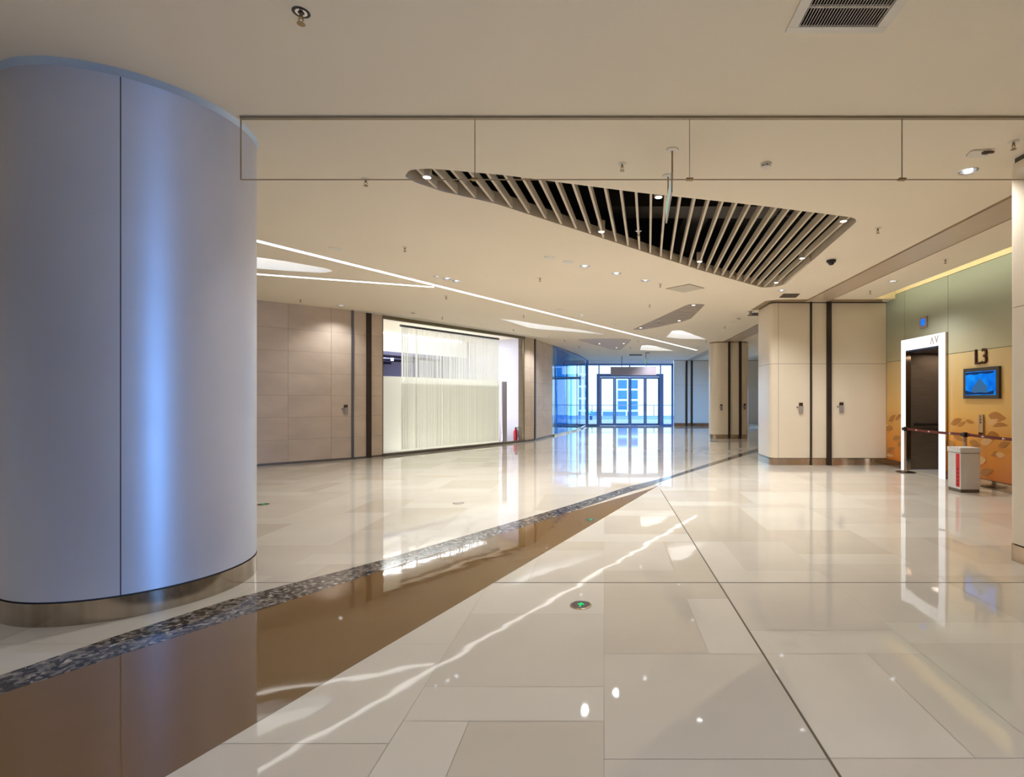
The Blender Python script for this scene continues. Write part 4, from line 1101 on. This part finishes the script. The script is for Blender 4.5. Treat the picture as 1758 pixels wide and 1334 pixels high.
YS = 27.9
def sx(px): return (px - CX) / F * YS
def sz(py): return EYE + (HY - py) / F * YS
hb = thing('hanging_board', 'blank grey board hung on two rods in front of the entrance doors', 'sign')
m = MB(); m.box(sx(1048.3), sx(1126.6), YS, YS + .08, sz(644.3), sz(630)); m.build('board', M['sign_grey'], hb)
for px in (1067.5, 1109.3):
    m = MB(); m.tube((sx(px), YS + .04, sz(630.3)), (sx(px), YS + .04, H), .016); m.build('rod', M['steel_dark'], hb)
    m = MB(); m.lathe([(.06, 0), (.05, -.02)], n=14); o = m.build('rose', M['white_plastic'], hb); o.location = (sx(px), YS + .04, H)
p = CE(1109, 605)
s2 = thing('exit_sign', 'small green exit sign hanging edge-on above the grey board', 'sign')
m = MB(); m.tube((p.x, p.y, 3.55), (p.x, p.y, H), .016); m.build('rod', M['steel_dark'], s2)
m = MB(); m.box(p.x - .02, p.x + .02, p.y - .3, p.y + .3, 3.3, 3.56); m.build('panel', M['sign_back'], s2)
m = MB(); m.box(p.x - .024, p.x - .02, p.y - .28, p.y + .28, 3.32, 3.54); m.build('lit_face', M['sign_green'], s2)
m = MB(); m.lathe([(.1, 0), (.08, -.03)], (p.x + .1, p.y), 14); o = m.build('rose', M['grey_plastic'], s2); o.location = (0, 0, H)

# ---- floor guidance discs
def disc(px, py, label, green, rot=0.0):
    p = FL(px, py); t = thing('floor_marker', label, 'floor marker', (p.x, p.y, 0), group='round exit markers set in the floor'); t.rotation_euler = (0, 0, rot)
    m = MB(); m.lathe([(.082, 0), (.082, .003), (.078, .0045), (.07, .0045)], n=32); m.build('rim_ring', M['steel'], t, True)
    m = MB(); m.lathe([(.072, .003), (.072, .0048)], n=32); m.build('plate', M['dark_brown'] if green else M['grey_plastic'], t)
    if green:
        m = MB(); z = .0062
        m.prism([(-.006, -.038), (.006, -.038), (.006, .01), (.019, -.002), (.026, .008), (0, .036), (-.026, .008), (-.019, -.002), (-.006, .01)], .0048, z); m.build('arrow', M['lit_green'], t)
    return t
disc(997, 1039, 'round steel floor marker with a green arrow, nearest the camera', True, -.12)
disc(1014, 893, 'round floor marker with a green arrow on the brown wedge', True, -.1)
disc(452, 866, 'round floor marker beside the round column, half hidden', True, 1.2)
disc(787, 864, 'faint blank round floor plate in the shop front reflection', False)

# ---- access control boxes
kb = thing('access_keypad', '', 'keypad')
m = MB(); m.box(-.042, .042, -.035, 0, .045, .115); m.build('keypad', M['dark_brown'], kb)
m = MB(); m.box(-.045, .045, -.05, 0, -.12, .035); m.build('key_box', M['grey_plastic'], kb, bevel=.004)
m = MB(); m.box(-.045, .045, -.012, 0, -.155, -.125); m.build('plate', M['white_plastic'], kb)
m = MB(); m.tube((-.085, -.03, .01), (-.085, 0, .01), .014); m.build('knob', M['steel_dark'], kb)
def place_kb(o, x, y, z, rot, lb):
    o.location = (x, y, z); o.rotation_euler = (0, 0, rot); o['label'] = lb; o['group'] = 'access keypads on the walls'
place_kb(kb, (1374.5 - CX) / F * PY, PY, EYE - .19, 0, 'keypad on the beige pier left of the dark guides')
place_kb(copy_tree(kb), (1444 - CX) / F * PY, PY, EYE - .18, 0, 'keypad on the beige pier right of the dark guides')
q = P_A0 + (PB - P_A0) * frac(593, P_A0, PB); an = math.atan2((PB - PA).y, (PB - PA).x); qn = q + Vector(((PB - PA).y, -(PB - PA).x)).normalized() * .013
place_kb(copy_tree(kb), qn.x, qn.y, EYE - .25, an, 'keypad on the stone wall at the left')
place_kb(copy_tree(kb), 4.66, 20.85, EYE - .3, 0, 'keypad on the left rounded end of the far column')
place_kb(copy_tree(kb), 5.6, 20.88, EYE - .28, .35, 'keypad on the right rounded end of the far column')

# ---- elevator
ev = thing('elevator', 'elevator with glowing white frame and dark open car', 'elevator', (WX, 10.9, 0))
def eb(name, mat, boxes, bevel=0.0):
    m = MB()
    for b in boxes: m.box(b[0] - WX, b[1] - WX, b[2] - 10.9, b[3] - 10.9, b[4], b[5])
    return m.build(name, mat, ev, bevel=bevel)
JL, JR, JT = 11.52, 10.345, 2.62
eb('portal_frame', M['lit_portal'], [(6.60, 6.63, JL, EY1, 0, 2.86), (6.60, 6.63, EY0, JR, 0, 2.86), (6.60, 6.63, JR, JL, JT, 2.86)])
eb('reveal', M['steel'], [(6.63, 6.74, JL, EY1 - .002, 0, 2.858), (6.63, 6.86, EY0 + .002, JR, 0, 2.858), (6.63, 6.74, JR, JL, JT, 2.858)])
eb('car_wall', M['car_steel'], [(6.75, 8.5, JL + .04, JL + .08, 0.01, 2.6)])
eb('car_wall', M['car_steel'], [(6.90, 8.5, 9.9, 9.94, 0.01, 2.6)])
eb('car_wall', M['car_steel'], [(8.5, 8.54, 9.94, JL + .04, 0.01, 2.6)])
eb('car_ceiling', M['rail_dark'], [(6.76, 8.54, 9.9, JL + .08, 2.56, 2.62)])
eb('car_floor', M['tile_a'], [(6.69, 8.5, 9.94, JL + .04, -.004, .006)])
light('AREA', (7.7 - WX, 0, 2.54), 13, (1, .85, .7), (0, 0, 0), ev, 'car_fill', shape='RECTANGLE', size=1.2, size_y=1.0)  # unseen fill light added to lift the dark car interior
eb('handrail', M['rail_dark'], [(6.80, 8.45, JL - .03, JL + .0, .97, 1.03)])
m = MB()
for (yc, s) in ((10.545, 1), (10.40, -1)):
    for sg in (-1, 1):
        pts = [(yc, s * .075), (yc + sg * .062, -s * .075), (yc + sg * .036, -s * .075), (yc, s * .02)]
        m.face([(6.598 - WX, a - 10.9, 2.742 + b) for a, b in pts]); 
m.build('arrow_marks', M['grey_plastic'], ev)
# arrival indicator
Y0, Z0 = WR(1587, 553)
fi = thing('floor_indicator', 'small square elevator indicator with blue display above the doors', 'display', (WX, 10.93, 3.16))
m = MB(); m.box(-.035, 0, -.12, .12, -.115, .115); m.build('housing', M['grey_plastic'], fi, bevel=.006)
m = MB(); m.box(-.037, -.034, -.07, .07, -.065, .07); m.build('display', M['lit_blue'], fi)
m = MB(); m.box(-.0385, -.037, -.045, -.008, -.03, .035); m.box(-.0385, -.037, .012, .045, -.03, .035); m.build('digits', M['screen_blue'], fi)
# L3 lettering
def letters(txt, yc, zc, hgt, wid):
    cu = bpy.data.curves.new('level_letters', 'FONT'); cu.body = txt; cu.extrude = .012; cu.align_x = 'CENTER'; cu.offset = .003
    o = bpy.data.objects.new('tmp', cu); COL.objects.link(o)
    dg = bpy.context.evaluated_depsgraph_get(); me = bpy.data.meshes.new_from_object(o.evaluated_get(dg)); bpy.data.objects.remove(o)
    xs_ = [v.co.x for v in me.vertices]; ys_ = [v.co.y for v in me.vertices]
    cx_, w_ = (max(xs_) + min(xs_)) / 2, max(xs_) - min(xs_); y0_, h_ = min(ys_), max(ys_) - min(ys_)
    for v in me.vertices:
        a = (v.co.x - cx_) / w_ * wid; b = (v.co.y - y0_) / h_ * hgt; e = v.co.z
        v.co = (WX - .014 + e, yc - a, zc + b)
    me.materials.clear(); me.materials.append(M['letter'])
    o = bpy.data.objects.new('level_letters', me); COL.objects.link(o)
    return o
tag(letters('L3', 9.27, 2.175, .275, .29), 'dark bronze L3 lettering above the wall screen', 'lettering')
# wall screen
tv = thing('wall_screen', 'dark framed wall screen showing a blue picture right of the elevator', 'screen', (WX, 9.25, 1.84))
m = MB(); m.box(-.045, 0, -.44, .44, -.275, .275); m.build('bezel', M['tv_frame'], tv, bevel=.006)
m = MB(); m.box(-.0465, -.044, -.37, .37, -.21, .21); m.build('screen', M['screen_blue'], tv)
def sp_(pts, name, mat, off):
    m = MB(); m.face([(off, a, b) for a, b in pts]); return m.build(name, mat, tv)
sp_([(.22, -.2), (.2, -.08), (.13, -.03), (.1, .0), (.03, .06), (.0, .09), (-.05, .04), (-.1, -.0), (-.17, -.06), (-.2, -.2)], 'picture_mound', M['screen_mound'], -.048)
sp_([(.37, .2), (.37, .15), (.25, .165), (.1, .15), (-.02, .17), (-.2, .155), (-.33, .17), (-.33, .2)], 'picture_edge', M['screen_dark'], -.0483)
sp_([(.37, -.2), (.37, -.12), (.25, -.15), (.12, -.17), (0, -.16), (-.15, -.17), (-.33, -.13), (-.33, -.2)], 'picture_edge', M['screen_dark'], -.0485)
# call panel
cp = thing('call_panel', 'slim steel elevator call panel below the wall screen', 'call panel', (WX, 9.26, 1.11))
m = MB(); m.box(-.03, 0, -.055, .055, -.19, .175); m.build('plate', M['steel'], cp, bevel=.004)
m = MB(); m.box(-.032, -.03, -.022, .022, .02, .055); m.box(-.032, -.03, -.022, .022, .07, .105); m.build('button', M['steel_dark'], cp)
m = MB(); m.box(-.032, -.03, -.008, .008, .125, .155); m.build('marking', M['black'], cp)

# ---- stanchions with belts
def stanchion(x, y, label, bx, by, bz):
    t = thing('stanchion', label, 'stanchion', (x, y, 0), group='belt barrier posts before the elevator')
    m = MB(); m.lathe([(.19, 0), (.19, .012), (.16, .022), (.05, .034), (.034, .05)], n=36); m.build('base', M['steel_dark'], t, True)
    m = MB(); m.lathe([(.03, .03), (.03, .9)], n=20); m.build('post', M['steel'], t, True)
    m = MB(); m.lathe([(.036, .88), (.036, .965), (.03, .97)], n=20); m.box(-.052, .052, -.052, .052, .895, .955); m.build('cassette', M['black'], t, True)
    m = MB(); n = 14; dx, dy = bx - x, by - y
    P = []
    for k in range(n + 1):
        s = k / n; P.append(Vector((dx * s, dy * s, .93 + (bz - .93) * s - .012 * 4 * s * (1 - s))))
    for k in range(n):
        a, b = P[k], P[k + 1]; dd = Vector((b.x - a.x, b.y - a.y)).normalized(); nx, ny = -dd.y * .002, dd.x * .002
        for sg in (1, -1):
            m.face([(a.x + nx * sg, a.y + ny * sg, a.z - .024), (b.x + nx * sg, b.y + ny * sg, b.z - .024), (b.x + nx * sg, b.y + ny * sg, b.z + .024), (a.x + nx * sg, a.y + ny * sg, a.z + .024)], 0)
    for f in (.22, .45, .8):
        k = f * n; i = int(k); c = P[i].lerp(P[i + 1], k - i); dd = Vector((dx, dy)).normalized(); nrm = Vector((dd.y, -dd.x)); nrm = nrm if nrm.x < 0 else -nrm
        q = [(-.03, -.02), (.04, 0), (-.03, .02)]
        m.face([(c.x + nrm.x * .0035 + dd.x * a, c.y + nrm.y * .0035 + dd.y * a, c.z + b) for a, b in q], 1)
    m.build('belt', [M['belt'], M['belt_mark']], t)
    return t
stanchion(6.42, 11.16, 'belt barrier post in front of the elevator frame, left one', 6.42, 9.37, .93)
stanchion(6.42, 9.32, 'belt barrier post behind the grey litter bin', 6.58, 7.53, .92)
m = MB(); m.box(6.585, 6.68, 7.45, 7.55, .86, .98)
tag(m.build('belt_clip', M['black']), 'wall clip holding the end of the barrier belt behind the right pier', 'wall clip')

# ---- litter bin
bn = thing('litter_bin', 'grey angular litter bin with a red stripe beside the elevator', 'bin', (6.09, 8.87, 0))
bp_ = [Vector((-.165, -.155)), Vector((.17, -.15)), Vector((.19, .16)), Vector((-.165, .17))]
sh = lambda s: [p * s for p in bp_]
m = MB(); m.prism(sh(.94), 0, .05); m.build('base', M['bin_base'], bn)
m = MB(); m.prism(bp_, .05, .655); m.build('body', M['bin'], bn, bevel=.012)
m = MB(); m.prism(sh(.975), .655, .662, 1); m.prism(sh(1.03), .662, .745, 0); m.build('lid', [M['bin'], M['bin_base']], bn, bevel=.012)
m = MB(); m.box(-.1672, -.164, -.135, -.045, .09, .645); m.build('stripe', M['red'], bn)
m = MB()
for k in range(5): m.box(-.1682, -.1672, -.112, -.07, .11 + k * .065, .145 + k * .065)
m.build('stripe_marks', M['red_dark'], bn)

# ---- outside: terrace, balustrade, plant, buildings
m = MB(); m.box(-14, 16, 31.05, 42.3, -.3, -.02)
struct(m.build('terrace', M['terrace']), 'pale terrace paving beyond the entrance doors', 'terrace')
bl = thing('balustrade', 'glass balustrade with thin handrail at the terrace edge', 'balustrade')
m = MB(); m.box(-14, 16, 42.0, 42.2, -.02, .22); m.build('kerb', M['terrace'], bl)
m = MB(); m.box(-14, 16, 41.99, 42.21, .22, .25); m.build('kerb_cap', M['grey_plastic'], bl)
m = MB(); m.tube((-14, 42.1, 1.1), (16, 42.1, 1.1), .03); m.build('handrail', M['grey_plastic'], bl)
for x in (-5.4, -.95, 4.0, 8.4):
    m = MB(); m.box(x - .03, x + .03, 42.06, 42.14, .22, 1.08); m.build('post', M['grey_plastic'], bl)
for a, b in ((-14, -5.45), (-5.35, -1.0), (-.9, 3.95), (4.05, 8.35), (8.45, 16)):
    m = MB(); m.box(a, b, 42.095, 42.105, .22, 1.05); m.build('pane', M['glass'], bl)
pl = thing('potted_plant', 'small green plant in a dark blue pot on the terrace', 'plant', (-1.0, 40.5, -.02))
m = MB(); m.lathe([(.09, 0), (.12, .3), (.11, .3), (.1, .26)], n=14); m.build('pot', M['pot'], pl, True)
m = MB(); rnd = random.Random(3)
for k in range(46):
    a = rnd.uniform(0, 6.28); z = rnd.uniform(.3, .62); r = rnd.uniform(.05, .2) * (1.2 - (z - .3)); c = Vector((r * math.cos(a), r * math.sin(a), z)); u = Vector((math.cos(a), math.sin(a), .7)) * .13; w = Vector((-math.sin(a), math.cos(a), 0)) * .045
    m.face([c, c + u * .5 + w, c + u, c + u * .5 - w])
m.build('foliage', M['leaf_green'], pl)
def block(x0, x1, z0, z1, y, cols, rows, label):
    t = thing('office_building', label, 'building', group='buildings beyond the terrace')
    m = MB(); m.box(x0, x1, y, y + 8, z0, z1); m.build('facade', M['bldg'], t)
    cw = (x1 - x0) / cols; rh = (z1 - z0) / rows
    for i in range(cols):
        for j in range(rows):
            m = MB(); m.box(x0 + i * cw + .09, x0 + (i + 1) * cw - .09, y - .04, y + .01, z0 + j * rh + .1, z0 + (j + 1) * rh - .1); m.build('window', M['bldg_glass'], t)
block(1.5, 3.95, .3, 3.9, 60, 2, 3, 'pale office block with blue windows straight beyond the doors')
block(-2.9, -1.95, .3, 5.8, 60, 2, 4, 'narrow pale tower seen beside the curved glass')
block(-3.0, 3.95, -4.0, .28, 59.5, 5, 4, 'low wide pale building with blue windows below the terrace edge')
